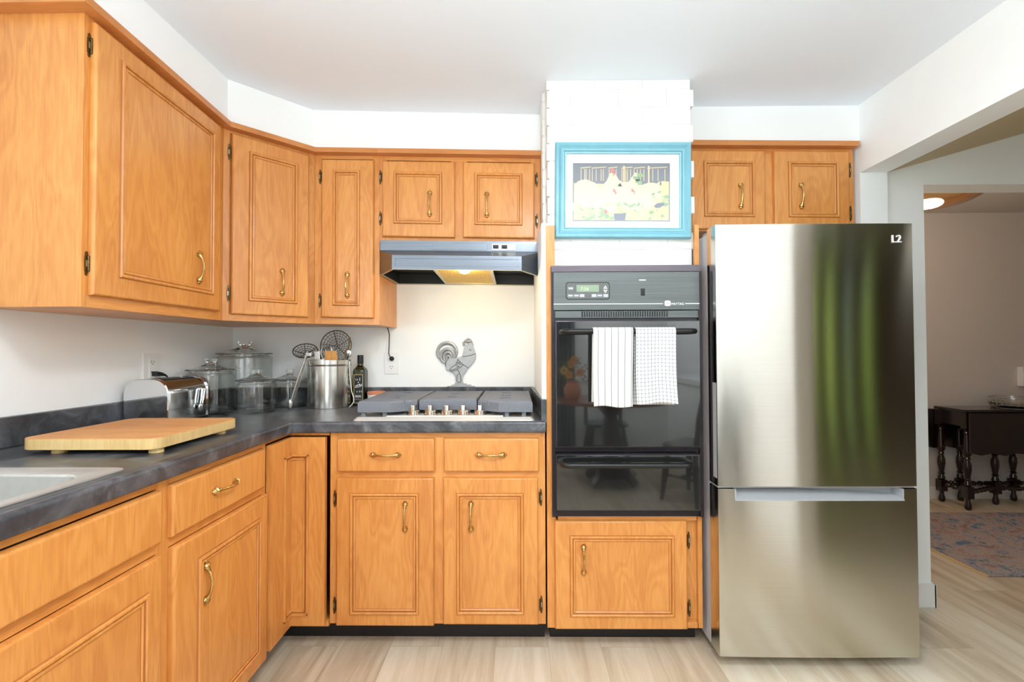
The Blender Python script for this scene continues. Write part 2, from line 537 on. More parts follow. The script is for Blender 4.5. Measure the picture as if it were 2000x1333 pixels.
class M:
    def __init__(s):
        s.b = bmesh.new()
        s.uvw = s.b.verts.layers.float_vector.new('weave')

    def face(s, vs, mi=0):
        try:
            f = s.b.faces.new(vs)
            f.material_index = mi
            return f
        except ValueError:
            return None

    def vs(s, pts):
        return [s.b.verts.new(p) for p in pts]

    def box(s, x0, x1, y0, y1, z0, z1, mi=0, bev=0.0, seg=2):
        P = [(x, y, z) for x in (min(x0, x1), max(x0, x1)) for y in (min(y0, y1), max(y0, y1)) for z in (min(z0, z1), max(z0, z1))]
        s.hexa(P, mi, bev, seg)
        return s

    def hexa(s, P, mi=0, bev=0.0, seg=2):
        """eight corners in x-major, then y, then z order"""
        v = s.vs(P)
        fs = [s.face([v[i] for i in q], mi) for q in ((0, 1, 3, 2), (4, 6, 7, 5), (0, 4, 5, 1), (2, 3, 7, 6), (0, 2, 6, 4), (1, 5, 7, 3))]
        bmesh.ops.recalc_face_normals(s.b, faces=[f for f in fs if f])
        if bev > 0:
            es = list({e for f in fs for e in f.edges})
            r = bmesh.ops.bevel(s.b, geom=es, offset=bev, segments=seg, affect='EDGES', profile=0.5)
            for f in r['faces']:
                f.material_index = mi
        return s

    def loft(s, loops, mi=0, cap0=True, cap1=True, closed=True):
        L = [s.vs(l) for l in loops]
        new = []
        n = len(L[0])
        for a, b in zip(L, L[1:]):
            for i in range(n if closed else n - 1):
                j = (i + 1) % n
                new.append(s.face((a[i], a[j], b[j], b[i]), mi))
        if cap0:
            new.append(s.face(list(reversed(L[0])), mi))
        if cap1:
            new.append(s.face(L[-1], mi))
        bmesh.ops.recalc_face_normals(s.b, faces=[f for f in new if f])
        return s

    def ring(s, loops, mi=0, bands=None):
        """loops joined round into a closed tube (last joins first)"""
        L = [s.vs(l) for l in loops]
        L.append(L[0])
        n = len(L[0])
        new = []
        for k, (a, b) in enumerate(zip(L, L[1:])):
            for i in range(n):
                j = (i + 1) % n
                new.append(s.face((a[i], a[j], b[j], b[i]), bands.get(k, mi) if bands else mi))
        bmesh.ops.recalc_face_normals(s.b, faces=[f for f in new if f])
        return s

    def lathe(s, cx, cy, prof, n=40, mi=0, cap=True, closed=False, mat=None):
        """profile of (r, z) spun about a vertical axis; closed = profile is a closed section"""
        loops = []
        for r, z in prof:
            loops.append([(cx + max(r, 1e-4) * math.cos(2 * math.pi * i / n), cy + max(r, 1e-4) * math.sin(2 * math.pi * i / n), z) for i in range(n)])
        if mat is not None:
            loops = [[tuple(mat @ Vector(p)) for p in l] for l in loops]
        if closed:
            return s.ring(loops, mi)
        return s.loft(loops, mi, cap, cap)

    def tube(s, path, r, n=8, mi=0, cap=True, closed=False, flat=1.0, up=(0, 0, 1)):
        P = [Vector(p) for p in path]
        R = r if isinstance(r, (list, tuple)) else [r] * len(P)
        loops = []
        prev = None
        for i, p in enumerate(P):
            if closed:
                t = P[(i + 1) % len(P)] - P[i - 1]
            else:
                t = P[min(i + 1, len(P) - 1)] - P[max(i - 1, 0)]
            t.normalize()
            if prev is None:
                u = Vector(up)
                if abs(u.dot(t)) > 0.95:
                    u = Vector((1, 0, 0)) if abs(t.x) < 0.9 else Vector((0, 1, 0))
            else:
                u = prev
            u = (u - t * u.dot(t)).normalized()
            prev = u
            v = t.cross(u)
            loops.append([tuple(p + (u * math.cos(2 * math.pi * k / n) + v * math.sin(2 * math.pi * k / n) * flat) * R[i]) for k in range(n)])
        return s.ring(loops, mi) if closed else s.loft(loops, mi, cap, cap)

    def prism(s, poly, f0, f1, mi=0, bev=0.0):
        """poly of 2-d points; f0 / f1 map a 2-d point to the two faces"""
        a = s.vs([f0(p) for p in poly])
        b = s.vs([f1(p) for p in poly])
        n = len(poly)
        new = [s.face(list(reversed(a)), mi), s.face(b, mi)]
        for i in range(n):
            j = (i + 1) % n
            new.append(s.face((a[i], a[j], b[j], b[i]), mi))
        new = [f for f in new if f]
        bmesh.ops.recalc_face_normals(s.b, faces=new)
        if bev:
            es = [e for f in new[:2] for e in f.edges]
            r = bmesh.ops.bevel(s.b, geom=es, offset=bev, segments=2, affect='EDGES', profile=0.5)
            for f in r['faces']:
                f.material_index = mi
        return s

    def zprism(s, poly, z0, z1, mi=0, bev=0.0):
        return s.prism(poly, lambda p: (p[0], p[1], z0), lambda p: (p[0], p[1], z1), mi, bev)

    def yprism(s, poly, y0, y1, mi=0, bev=0.0):
        return s.prism(poly, lambda p: (p[0], y0, p[1]), lambda p: (p[0], y1, p[1]), mi, bev)

    def sphere(s, c, r, mi=0, u=16, v=10, sc=(1, 1, 1)):
        m = Matrix.Translation(c) @ Matrix.Diagonal((sc[0] * r, sc[1] * r, sc[2] * r, 1))
        r_ = bmesh.ops.create_uvsphere(s.b, u_segments=u, v_segments=v, radius=1, matrix=m)
        for f in {f for w in r_['verts'] for f in w.link_faces}:
            f.material_index = mi
        return s

    def grid(s, fn, nu, nv, mi=0, weave=None):
        V = []
        for i in range(nu + 1):
            row = []
            for j in range(nv + 1):
                v = s.b.verts.new(fn(i / nu, j / nv))
                if weave:
                    a = weave(i / nu, j / nv)
                    v[s.uvw] = (a[0], a[1], 0)
                row.append(v)
            V.append(row)
        for i in range(nu):
            for j in range(nv):
                s.face((V[i][j], V[i + 1][j], V[i + 1][j + 1], V[i][j + 1]), mi)
        return s

    def mesh(s, name, mats, org=(0, 0, 0), angle=35):
        for v in s.b.verts:
            c = v.co
            if WARP[0]:
                c = Vector(WARP[0](c))
            v.co = (c - Vector(org)) * IN
        me = bpy.data.meshes.new(name)
        s.b.to_mesh(me)
        s.b.free()
        for m in (mats if isinstance(mats, (list, tuple)) else [mats]):
            me.materials.append(MT[m] if isinstance(m, str) else m)
        for p in me.polygons:
            p.use_smooth = True
        me.set_sharp_from_angle(angle=math.radians(angle))
        return me


def put(name, me, parent=None, org=(0, 0, 0), rot=None, label=None):
    """link a mesh (or an Empty) with its origin at a world point in inches"""
    o = bpy.data.objects.new(name, me)
    po = Vector((0, 0, 0))
    if parent is not None:
        o.parent = parent
        po = Vector(ORG[parent.name])
    o.location = (Vector(org) - po) * IN
    if rot is not None:
        o.rotation_euler = rot
    COL.objects.link(o)
    ORG[o.name] = tuple(org)
    if me is not None:
        wn = o.modifiers.new('face_weighted_normals', 'WEIGHTED_NORMAL')
        wn.keep_sharp = True
        wn.weight = 80
    if label:
        o['label'] = label
    return o


def tag(o, label, cat, group=None):
    o['label'] = label
    o['category'] = cat
    if group:
        o['group'] = group
    return o


def thing(name, loc, label, cat, group=None):
    o = put(name, None, None, loc)
    o.empty_display_size = 0.05
    return tag(o, label, cat, group)


def part(name, m, mats, parent, label=None, org=None, angle=35):
    org = ORG[parent.name] if org is None else org
    return put(name, m.mesh(name, mats, org, angle), parent, org, None, label)


def solo(name, m, mats, loc, label, cat, group=None, angle=35):
    return tag(put(name, m.mesh(name, mats, loc, angle), None, loc), label, cat, group)


def struct(name, m, mats, loc=(0, 0, 0), parent=None):
    o = put(name, m.mesh(name, mats, loc), parent, loc)
    if parent is None:
        o['kind'] = 'structure'
    return o


def text_mesh(txt, size, ext=0.02, shear=0.0, font_space=1.0):
    """lettering as a mesh in the xz plane, facing -y, origin bottom left, sizes in inches"""
    c = bpy.data.curves.new('lettering', 'FONT')
    c.body = txt
    c.size = size * IN
    c.extrude = ext * IN
    c.shear = shear
    c.space_character = font_space
    o = bpy.data.objects.new('lettering', c)
    COL.objects.link(o)
    dg = bpy.context.evaluated_depsgraph_get()
    me = bpy.data.meshes.new_from_object(o.evaluated_get(dg))
    bpy.data.objects.remove(o)
    bpy.data.curves.remove(c)
    me.transform(Matrix.Rotation(math.pi / 2, 4, 'X'))
    return me


def lettering(name, txt, size, loc, mat, parent, label=None, ext=0.02, shear=0.0, rot=None, sp=1.0):
    me = text_mesh(txt, size, ext, shear, sp)
    me.materials.clear()
    me.materials.append(MT[mat])
    return put(name, me, parent, loc, rot, label)


def rrect(x0, x1, y0, y1, r, n=6):
    out = []
    for cx, cy, a0 in ((x1 - r, y1 - r, 0), (x0 + r, y1 - r, 90), (x0 + r, y0 + r, 180), (x1 - r, y0 + r, 270)):
        for i in range(n + 1):
            a = math.radians(a0 + 90 * i / n)
            out.append((cx + r * math.cos(a), cy + r * math.sin(a)))
    return out


def lift(poly, z):
    return [(p[0], p[1], z) for p in poly]


class Face:
    """a vertical cabinet front: s along it, z up, d outward"""

    def __init__(s, o, sd, n):
        s.o, s.sd, s.n = Vector((o[0], o[1], 0)), Vector((sd[0], sd[1], 0)), Vector((n[0], n[1], 0))

    def P(s, a, z, d=0.0):
        q = s.o + s.sd * a + s.n * d
        return (q.x, q.y, z)

    def rot(s):
        return math.atan2(s.n.x, -s.n.y)

    def box(s, m, a0, a1, z0, z1, d0, d1, mi=0, bev=0.0):
        m.hexa([s.P(a, z, d) for a in (a0, a1) for d in (d0, d1) for z in (z0, z1)], mi, bev)

    def rect(s, a0, a1, z0, z1, ins, d):
        return [s.P(a0 + ins, z0 + ins, d), s.P(a1 - ins, z0 + ins, d), s.P(a1 - ins, z1 - ins, d), s.P(a0 + ins, z1 - ins, d)]


# ------------------------------------------------------------------ repeated hardware (shared meshes)
def handle_mesh():
    """antique brass pull: bow between two pine-cone ends, along z, standing out to -y"""
    m = M()
    pts, rad = [], []
    n = 56
    for i in range(n + 1):
        t = i / n
        z = -2.6 + 5.2 * t
        q = abs(t - 0.5) * 2
        y = -0.16 - 0.72 * max(0.0, 1 - (q / 0.72) ** 2) ** 0.8 if q < 0.72 else -0.16
        cone = math.exp(-((q - 0.76) / 0.15) ** 2)
        r = 0.17 + 0.29 * cone
        if q > 0.62:
            r *= 1 + 0.14 * math.sin(i * 2.4)
        if q > 0.9:
            r *= max(0.12, 1 - (q - 0.9) / 0.1)
        pts.append((0, y, z))
        rad.append(r)
    m.tube(pts, rad, 10, flat=1.0)
    for sz in (-1, 1):
        m.lathe(0, 0, [(0.16, 0), (0.13, 0.3)], 10, mat=Matrix.Translation((0, 0, sz * 1.95)) @ Matrix.Rotation(math.pi / 2, 4, 'X'))
    return m.mesh('handle', 'brass')


def hinge_mesh():
    """ornate bronze leaf with a barrel, along z, lying on a face looking to -y, barrel at +x"""
    m = M()
    prof = [(0, 1.4), (0.10, 1.28), (0.17, 1.12), (0.1, 0.98), (0.2, 0.85), (0.22, 0.3), (0.22, -0.3), (0.2, -0.85), (0.1, -0.98), (0.17, -1.12), (0.1, -1.28), (0, -1.4)]
    poly = [(-x, z) for x, z in prof] + [(0.14, -1.2), (0.14, 1.2)]
    m.yprism(poly, -0.11, 0, 0)
    m.lathe(0, 0, [(0.0, -0.95), (0.12, -0.9), (0.15, -0.8), (0.15, 0.8), (0.12, 0.9), (0, 0.95)], 10, mat=Matrix.Translation((0.17, -0.16, 0)))
    m.box(-0.12, 0.05, -0.15, -0.1, -0.36, 0.36, 1)
    return m.mesh('hinge', ['hinge', 'hinge_centre'])


HANDLE = handle_mesh()
HINGE = hinge_mesh()


def add_handle(face, a, zc, d, parent, horizontal=False):
    rz = face.rot()
    mtx = Matrix.Rotation(rz, 4, 'Z')
    if horizontal:
        mtx = mtx @ Matrix.Rotation(math.pi / 2, 4, 'Y')
    loc = face.P(a, zc, d)
    if WARP[0]:
        loc = tuple(WARP[0](Vector(loc)))
    return put('handle', HANDLE, parent, loc, mtx.to_euler())


def add_hinge(face, a, zc, parent, side=1, d=0.0, k=1.0):
    """side=1: the barrel lies towards +s"""
    rz = face.rot() + (0 if side == 1 else 0)
    loc = face.P(a, zc, d)
    if WARP[0]:
        loc = tuple(WARP[0](Vector(loc)))
    mtx = Matrix.Rotation(rz, 4, 'Z')
    if side != 1:
        mtx = mtx @ Matrix.Rotation(math.pi, 4, 'Y')
        mtx = Matrix.Rotation(rz, 4, 'Z') @ Matrix.Diagonal((-1, 1, 1, 1))
        o = put('hinge', HINGE, parent, loc, (0, 0, rz))
        o.scale = (-1, 1, 1)
        return o
    return put('hinge', HINGE, parent, loc, (0, 0, rz))


def door(face, a0, a1, z0, z1, parent, ring=None, name='door', handle=None, hz=False, mat='wood', t=0.78, label=None):
    m = M()
    prof = [(0.0, 0.02), (0.0, t * 0.5), (0.06, t * 0.78), (0.2, t * 0.95), (0.36, t)]
    m.loft([face.rect(a0, a1, z0, z1, i, d) for i, d in prof])
    d = part(name, m, mat, parent, label)
    if ring:
        r = M()
        rp = [(-0.04, t - 0.03), (-0.04, t + 0.03), (0.03, t + 0.17), (0.14, t + 0.28), (0.32, t + 0.3), (0.44, t + 0.2), (0.49, t + 0.06), (0.56, t + 0.06), (0.62, t + 0.14), (0.78, t + 0.18), (0.88, t + 0.1), (0.9, t + 0.02), (0.96, t - 0.03)]
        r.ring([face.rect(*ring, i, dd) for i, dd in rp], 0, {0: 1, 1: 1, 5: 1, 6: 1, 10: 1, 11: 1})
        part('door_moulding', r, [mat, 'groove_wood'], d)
    if handle:
        add_handle(face, handle[0], handle[1], t + (0.0), d, hz)
    return d

# ------------------------------------------------------------------ the setting
CE = 92.75
m = M(); m.box(-4, 264, -172, 54, -2, 0)
struct('floor', m, 'floor')
m = M(); m.box(-4, 129.35, -154, 0, CE, CE + 3)
struct('ceiling', m, 'ceil')
# left wall with a window added over the sink for daylight (out of frame)
m = M()
m.box(-5, 0, -84, 0, 0, CE); m.box(-5, 0, -154, -124, 0, CE)
m.box(-5, 0, -124, -84, 0, 44); m.box(-5, 0, -124, -84, 80, CE)
struct('wall_left', m, 'white')
m = M(); m.box(0, 129.35, 0, 4, 0, CE)
struct('wall_back', m, 'white')
# bulkhead over the upper cabinets, following their faces
WB = 85.45
m = M()
m.zprism([(0, 0), (0, -23.2), (13.07, -23.2), (22.92, -13.07), (66.6, -10.6), (66.6, 0)], WB, CE)
m.hexa([(0, -50, WB + 1.42), (0, -50, CE), (0, -23.2, WB), (0, -23.2, CE), (13.07, -50, WB + 1.42), (13.07, -50, CE), (13.07, -23.2, WB), (13.07, -23.2, CE)])
struct('wall_bulkhead_left', m, 'bulk')
m = M(); m.box(90, 124.35, -13.07, 0, 85.9, CE)
struct('wall_bulkhead_right', m, 'bulk')
# right: short return, post, header over the wide opening, wall beyond it
m = M()
m.box(124.35, 129.35, -13.1, 0, 0, 80.2)
struct('wall_post_right', m, 'white')
m = M(); m.box(124.35, 129.35, -67, 0, 80.2, CE)
struct('wall_header_right', m, 'white')
m = M(); m.box(124.35, 129.35, -176, -67, 0, CE)
struct('wall_right', m, 'white')
# the wall behind the camera with an added glazed garden door
m = M()
m.box(0, 18, -154, -150, 0, CE); m.box(72, 124.35, -154, -150, 0, CE); m.box(18, 72, -154, -150, 84, CE)
struct('wall_front', m, 'greywall')
# chair rail in the dining end
m = M(); m.box(72, 123.6, -150, -149, 34.5, 36.8, 0, 0.3); m.box(123.5, 124.35, -149.5, -70, 34.5, 36.8, 0, 0.3)
struct('trim_1', m, 'trim')
m = M(); m.box(72, 123.6, -150, -149.3, 0, 4.2); m.box(123.6, 124.35, -149.5, -67.5, 0, 4.2)
struct('baseboard_front', m, 'trim')
# garden door, added with its daylight to brighten the room
m = M()
for a, b in ((18, 21), (43.5, 46.5), (69, 72)):
    m.box(a, b, -153, -149.4, 0, 84)
m.box(18, 72, -153, -149.4, 81, 84); m.box(18, 72, -153, -149.4, 0, 3)
w = struct('door_added', m, 'trim')
m = M(); m.box(20, 70, -151.6, -151.4, 2, 82)
part('pane', m, 'window', w)
m = M()
m.box(-4, -0.6, -124, -121.5, 44, 80); m.box(-4, -0.6, -86.5, -84, 44, 80); m.box(-4, -0.6, -124, -84, 44, 46.5); m.box(-4, -0.6, -124, -84, 77.5, 80); m.box(-3.6, -1, -105, -103, 44, 80)
w = struct('window_added', m, 'trim')  # unseen sink window, added to bring in daylight
m = M(); m.box(-2.6, -2.4, -123, -85, 45, 79)
part('pane', m, 'window', w)

# side room to the right of the opening
m = M()
m.box(129.35, 137.3, -11.5, -6.7, 0, CE); m.box(137.3, 182, -11.5, -6.7, 78.4, CE); m.box(182, 264, -11.5, -6.7, 0, CE)
struct('wall_hall', m, 'white')
m = M(); m.box(129.35, 137.85, -12.1, -11.5, 0, 4.3, 0, 0.15); m.box(137.3, 137.9, -12.1, -6.2, 0, 4.3, 0, 0.15)
struct('baseboard_hall', m, 'trim')
# sloping ceiling that rises away from the header
m = M()
m.prism([(129.3, 80.4), (175, 93.3), (175, 97), (129.3, 97)], lambda p: (p[0], -60, p[1]), lambda p: (p[0], -11.5, p[1]))
struct('ceiling_slope', m, 'tan')
m = M(); m.box(129.35, 175, -172, -60, CE, CE + 3); m.box(175, 264, -172, -6.7, CE, CE + 3)
struct('ceiling_hall', m, 'ceil')
m = M(); m.box(264, 268, -172, -6.7, 0, CE)
struct('wall_hall_right', m, 'panel')
# window wall of the side room: tall garden window the fridge mirrors
GX0, GX1 = 190, 233
m = M()
m.box(129.35, GX0, -176, -172, 0, CE); m.box(GX1, 264, -176, -172, 0, CE); m.box(GX0, GX1, -176, -172, 86, CE)
struct('wall_hall_front', m, 'panel')
m = M()
for i in range(5):
    a = GX0 + (GX1 - GX0) * i / 4
    m.box(a - (2.3 if 0 < i < 4 else 0.4), a + (2.3 if 0 < i < 4 else 0.4), -175, -171.6, 0, 86)
m.box(GX0, GX1, -175, -171.6, 84, 86); m.box(GX0, GX1, -175, -171.6, 0, 2)
w = struct('window_2', m, 'panel')
m = M(); m.box(GX0, GX1, -173.6, -173.4, 1, 85)
part('pane', m, 'window', w)
# lawn and hedge outside
m = M(); m.box(-200, 460, -520, -176.5, -6, -3)
struct('ground', m, 'grass')

# far room through the doorway
m = M()
m.box(264, 268, -6.7, 54.8, 0, 94); m.box(124, 264, 50.8, 54.8, 0, 91); m.box(124, 129.35, 4, 50.8, 0, 91)
struct('wall_far', m, 'greige')
m = M(); m.box(124, 264, -6.7, 54, 91, 94)
struct('ceiling_far', m, 'greige')
m = M(); m.box(129.35, 264, 50.1, 50.8, 0, 3.7, 0, 0.15)
struct('baseboard_far', m, 'trim')

# brick chimney breast, bricks with recessed joints, on plain cheeks either side of the oven cabinet
m = M()
cx0, cx1, cy = 66.0, 90.42, -22.0
m.box(cx0 + 0.45, cx1 - 0.45, cy + 0.16, 0, 61.3, CE); m.box(65.6, 66.6, -18.2, 0, 68.3, CE)
z = 61.3
rnd = random.Random(4)
row = 0
while z < CE - 0.5:
    h = min(2.76, CE - z - 0.02)
    x = cx0 - (4 if row % 2 else 0)
    while x < cx1:
        a, b = max(x, cx0), min(x + 7.93, cx1)
        if b - a > 0.6:
            jx0 = rnd.uniform(-0.06, 0.1) if a == cx0 else 0
            jx1 = rnd.uniform(-0.06, 0.06) if b == cx1 else 0
            yj = rnd.uniform(-0.03, 0.03)
            m.box(a + jx0, b + jx1, cy + yj, cy + 3.6, z, z + h, 0, 0.06, 1)
        x += 8.0
    # the returns
    for sx in (0, 1):
        y = cy + 3.7 - (0 if row % 2 else 4)
        while y < 0:
            a, b = max(y, cy + 3.7), min(y + 7.85, 0)
            if b - a > 0.5:
                j = rnd.uniform(-0.03, 0.05)
                if sx == 0:
                    m.box(65.45 + j * 0.3, cx0 + 3, a, b, z, z + h, 0, 0.1, 1)
                else:
                    m.box(cx1 - 3, cx1 - j, a, b, z, z + h, 0, 0.1, 1)
            y += 8.0
    z += 2.99
    row += 1
struct('wall_chimney', m, 'brick')
m = M()
m.hexa([(64.55, 0, 36), (64.55, 0, 68.2), (64.9, -23.9, 36), (64.9, -23.9, 68.2), (66.0, 0, 36), (66.0, 0, 68.2), (66.0, -23.9, 36), (66.0, -23.9, 68.2)])
ob = struct('wall_cheek', m, 'white')

# ------------------------------------------------------------------ upper cabinets
t_ = Vector((22.92 - 12.4, -12.4 + 23.2, 0)).normalized()
LU = Face((12.4, 0), (0, 1), (1, 0))
DU = Face((12.4, -23.2), (t_.x, t_.y), (t_.y, -t_.x))
BU = Face((0, -12.4), (1, 0), (0, -1))
LB = Face((24.07, 0), (0, 1), (1, 0))
BB = Face((0, -24.07), (1, 0), (0, -1))
ZU0, ZU1 = 52.65, 85.35


def frame(face, a0, a1, z0, z1, parent, st0=1.6, st1=1.6, top=1.6, bot=1.3, mid=None, rails=(), t=0.75, rail_mat='woodx'):
    """face frame: stiles and rails as one part with the grain each way"""
    m = M()
    face.box(m, a0, a0 + st0, z0, z1, -t, 0.0, 0, 0.03)
    face.box(m, a1 - st1, a1, z0, z1, -t, 0.0, 0, 0.03)
    if mid:
        face.box(m, mid[0], mid[1], z0 + bot, z1 - top, -t, 0.0, 0, 0.03)
    face.box(m, a0 + st0, a1 - st1, z1 - top, z1, -t, -0.004, 1, 0.03)
    face.box(m, a0 + st0, a1 - st1, z0, z0 + bot, -t, -0.004, 1, 0.03)
    for r in rails:
        face.box(m, a0 + st0, a1 - st1, r[0], r[1], -t, -0.004, 1, 0.03)
    return part('face_frame', m, ['wood', rail_mat], parent)


CZ0, CZ1 = 84.5, 85.4                       # crown board
cr_in = [(12.0, -48), (12.0, -23.36), (22.75, -12.0), (66.2, -12.0)]
cr_out = [(14.0, -49.6), (14.0, -23.87), (23.6, -14.0), (66.2, -14.0)]

# left cabinet: its top rises a little towards the near end
WARP[0] = lambda k: (k.x, k.y, k.z + 1.3 * max(0.0, (-23.2 - k.y) / 24.8) * (k.z - 52.65) / 32.7)
c = thing('wall_cabinet', (0, -35.6, ZU0), 'large single-door honey maple wall cabinet on the left wall above the chopping board', 'cabinet', 'maple wall cabinets')
m = M(); m.box(0.05, 11.65, -48.0, -23.22, ZU0 + 0.02, ZU1)
part('cabinet_body', m, 'wood', c)
frame(LU, -48.0, -23.22, ZU0, ZU1, c, 1.0, 1.6, 1.2, 1.4, rail_mat='woody')
door(LU, -47.25, -24.8, 54.0, 84.0, c, (-44.0, -26.65, 56.4, 81.95), handle=(-30.1, 60.1))
for z in (81.35, 57.4):
    add_hinge(LU, -47.45, z, c, 1)
m = M()
m.zprism([(0.05, -49.6), cr_out[0], cr_out[1], cr_in[1], cr_in[0], (0.05, -48.0)], CZ0, CZ1, 0, 0.06)
part('crown_moulding', m, 'crown', c)

# corner cabinet with the angled door
WARP[0] = None
c = thing('wall_cabinet', (8, -8, ZU0), 'corner wall cabinet with an angled maple door above the glass jars', 'cabinet', 'maple wall cabinets')
m = M()
m.zprism([(0.05, -0.05), (0.05, -23.18), (11.85, -23.18), (22.9, -11.85), (22.9, -0.05)], ZU0 + 0.02, ZU1)
part('cabinet_body', m, 'wood', c)
frame(DU, 0, 15.08, ZU0, ZU1, c, 0.95, 1.1, 1.3, 1.2)
door(DU, 1.15, 13.8, 53.75, 83.95, c, (3.7, 11.68, 56.1, 81.6), handle=(9.05, 59.8))
for z in (80.85, 57.2):
    add_hinge(DU, 0.85, z, c, 1)
m = M(); m.zprism([cr_out[1], cr_out[2], cr_in[2], cr_in[1]], CZ0, CZ1, 0, 0.06)
part('crown_moulding', m, 'crown', c)

# the back run sags a little to the right
sag = lambda k: (k.x, k.y, k.z - 0.023 * (k.x - 22.92))
WARP[0] = sag
c = thing('wall_cabinet', (29, -6, ZU0), 'tall narrow maple wall cabinet between the angled corner cabinet and range hood', 'cabinet', 'maple wall cabinets')
m = M(); m.box(22.94, 35.2, -11.65, -0.05, ZU0 + 0.02, ZU1)
part('cabinet_body', m, 'wood', c)
frame(BU, 22.94, 35.2, ZU0, ZU1, c, 1.3, 1.3, 1.5, 1.2)
door(BU, 24.45, 34.22, 53.86, 83.55, c, (26.68, 31.7, 56.1, 81.42), handle=(29.43, 59.95))
for z in (80.4, 57.05):
    add_hinge(BU, 23.95, z, c, 1)
m = M(); m.zprism([cr_out[2], (35.2, -14), (35.2, -12), cr_in[2]], CZ0, CZ1, 0, 0.06)
part('crown_moulding', m, 'crown', c)

HZ0 = 68.3
c = thing('wall_cabinet', (50.3, -6, HZ0), 'two-door maple wall cabinet directly above the slate range hood', 'cabinet', 'maple wall cabinets')
m = M(); m.box(35.22, 65.4, -11.65, -0.05, HZ0 + 0.02, ZU1)
part('cabinet_body', m, 'wood', c)
frame(BU, 35.22, 65.4, HZ0, ZU1, c, 1.2, 1.8, 1.6, 1.4, mid=(48.6, 51.6))
door(BU, 35.82, 49.4, 69.18, 83.43, c, (38.05, 47.03, 71.62, 81.3), handle=(44.77, 75.42))
door(BU, 50.92, 64.26, 69.28, 83.43, c, (53.13, 61.95, 71.62, 81.3), handle=(55.4, 75.42))
for z in (80.5, 72.72):
    add_hinge(BU, 35.3, z, c, 1)
    add_hinge(BU, 64.72, z, c, -1)
m = M(); m.box(35.2, 66.2, -14, -12, CZ0, CZ1, 0, 0.06)
part('crown_moulding', m, 'crown', c)

WARP[0] = lambda k: (k.x, k.y, k.z - 0.014 * (k.x - 109))
c = thing('wall_cabinet', (107, -6, 69.5), 'two-door maple wall cabinet above the stainless refrigerator', 'cabinet', 'maple wall cabinets')
m = M(); m.box(90.75, 123.6, -11.65, -0.05, 69.52, 85.7)
part('cabinet_body', m, 'wood', c)
frame(BU, 90.75, 123.6, 69.5, 85.7, c, 1.8, 1.2, 1.5, 1.0, mid=(106.4, 109.3))
door(BU, 93.3, 107.0, 69.75, 84.45, c, (95.6, 104.95, 72.0, 82.35), handle=(102.3, 75.85))
door(BU, 108.6, 122.45, 69.75, 84.45, c, (111.15, 120.4, 72.0, 82.35), handle=(113.4, 75.95))
for z in (81.1, 73.0):
    add_hinge(BU, 122.95, z, c, -1)
m = M(); m.box(90.7, 123.75, -14, -12, 85.0, 85.95, 0, 0.06)
part('crown_moulding', m, 'crown', c)
WARP[0] = None

# ------------------------------------------------------------------ base cabinets
ZB1 = 34.42
c = thing('base_cabinet', (12, -69, 0), 'maple sink base cabinet at the left edge with a plain false drawer front', 'cabinet', 'maple base cabinets')
m = M(); m.box(0.05, 23.3, -87, -51.02, 3.3, 28.5)
m.box(0.05, 2.2, -87, -51.02, 28.5, 34.3)
part('cabinet_body', m, 'wood', c)
frame(LB, -87, -51.02, 3.3, ZB1, c, 1.6, 0.9, 0.8, 0.6, rails=((27.0, 28.2),), rail_mat='woody')
door(LB, -86.2, -51.9, 28.18, 33.5, c, name='false_drawer_front')
door(LB, -86.2, -51.8, 3.3, 26.95, c, (-83.6, -53.75, 5.6, 24.1))
add_hinge(LB, -51.4, 23.75, c, -1)
m = M(); m.box(18.6, 21, -87, -51.02, 0, 3.4)
part('toe_kick', m, 'toe', c)

c = thing('base_cabinet', (12, -41, 0), 'maple base cabinet with one drawer over one door, left of the corner door', 'cabinet', 'maple base cabinets')
m = M(); m.box(0.05, 23.3, -51.0, -31.22, 3.3, 34.4)
part('cabinet_body', m, 'wood', c)
frame(LB, -51.0, -31.22, 3.3, ZB1, c, 0.9, 0.9, 0.8, 0.6, rails=((27.0, 28.2),), rail_mat='woody')
d = door(LB, -50.35, -32.4, 28.12, 33.6, c, name='drawer_front')
add_handle(LB, -41.9, 31.0, 0.78, d, True)
door(LB, -50.2, -31.8, 3.3, 26.95, c, (-46.7, -33.9, 5.5, 24.25), handle=(-45.47, 20.97))
for z in (23.2, 6.2):
    add_hinge(LB, -31.5, z, c, -1)
m = M(); m.box(18.6, 21, -51.0, -31.22, 0, 3.4)
part('toe_kick', m, 'toe', c)

# corner unit with the folding door
c = thing('base_cabinet', (12, -12, 0), 'corner base cabinet with a tall V-shaped folding door below the countertop seam', 'cabinet', 'maple base cabinets')
m = M()
m.box(0.05, 0.9, -31.2, -0.05, 3.9, 34.4); m.box(0.05, 30.6, -0.9, -0.05, 3.9, 34.4)
m.zprism([(0.9, -31.2), (23.3, -31.2), (23.3, -24.2), (30.6, -24.2), (30.6, -0.9), (0.9, -0.9)], 3.5, 4.3)
m.zprism([(0.9, -31.2), (24.0, -31.2), (24.0, -24.1), (30.6, -24.1), (30.6, -0.9), (0.9, -0.9)], 33.95, 34.4)
part('cabinet_body', m, 'wood', c)
m = M()
m.zprism([(24.87, -31.08), (24.07, -31.08), (24.07, -24.07), (30.2, -24.07), (30.2, -24.87), (24.87, -24.87)], 3.85, 33.78, 0, 0.14)
d = part('folding_door', m, 'wood', c)
m = M()
mv = [(24.88, -27.35), (24.88, -24.88), (27.6, -24.88)]
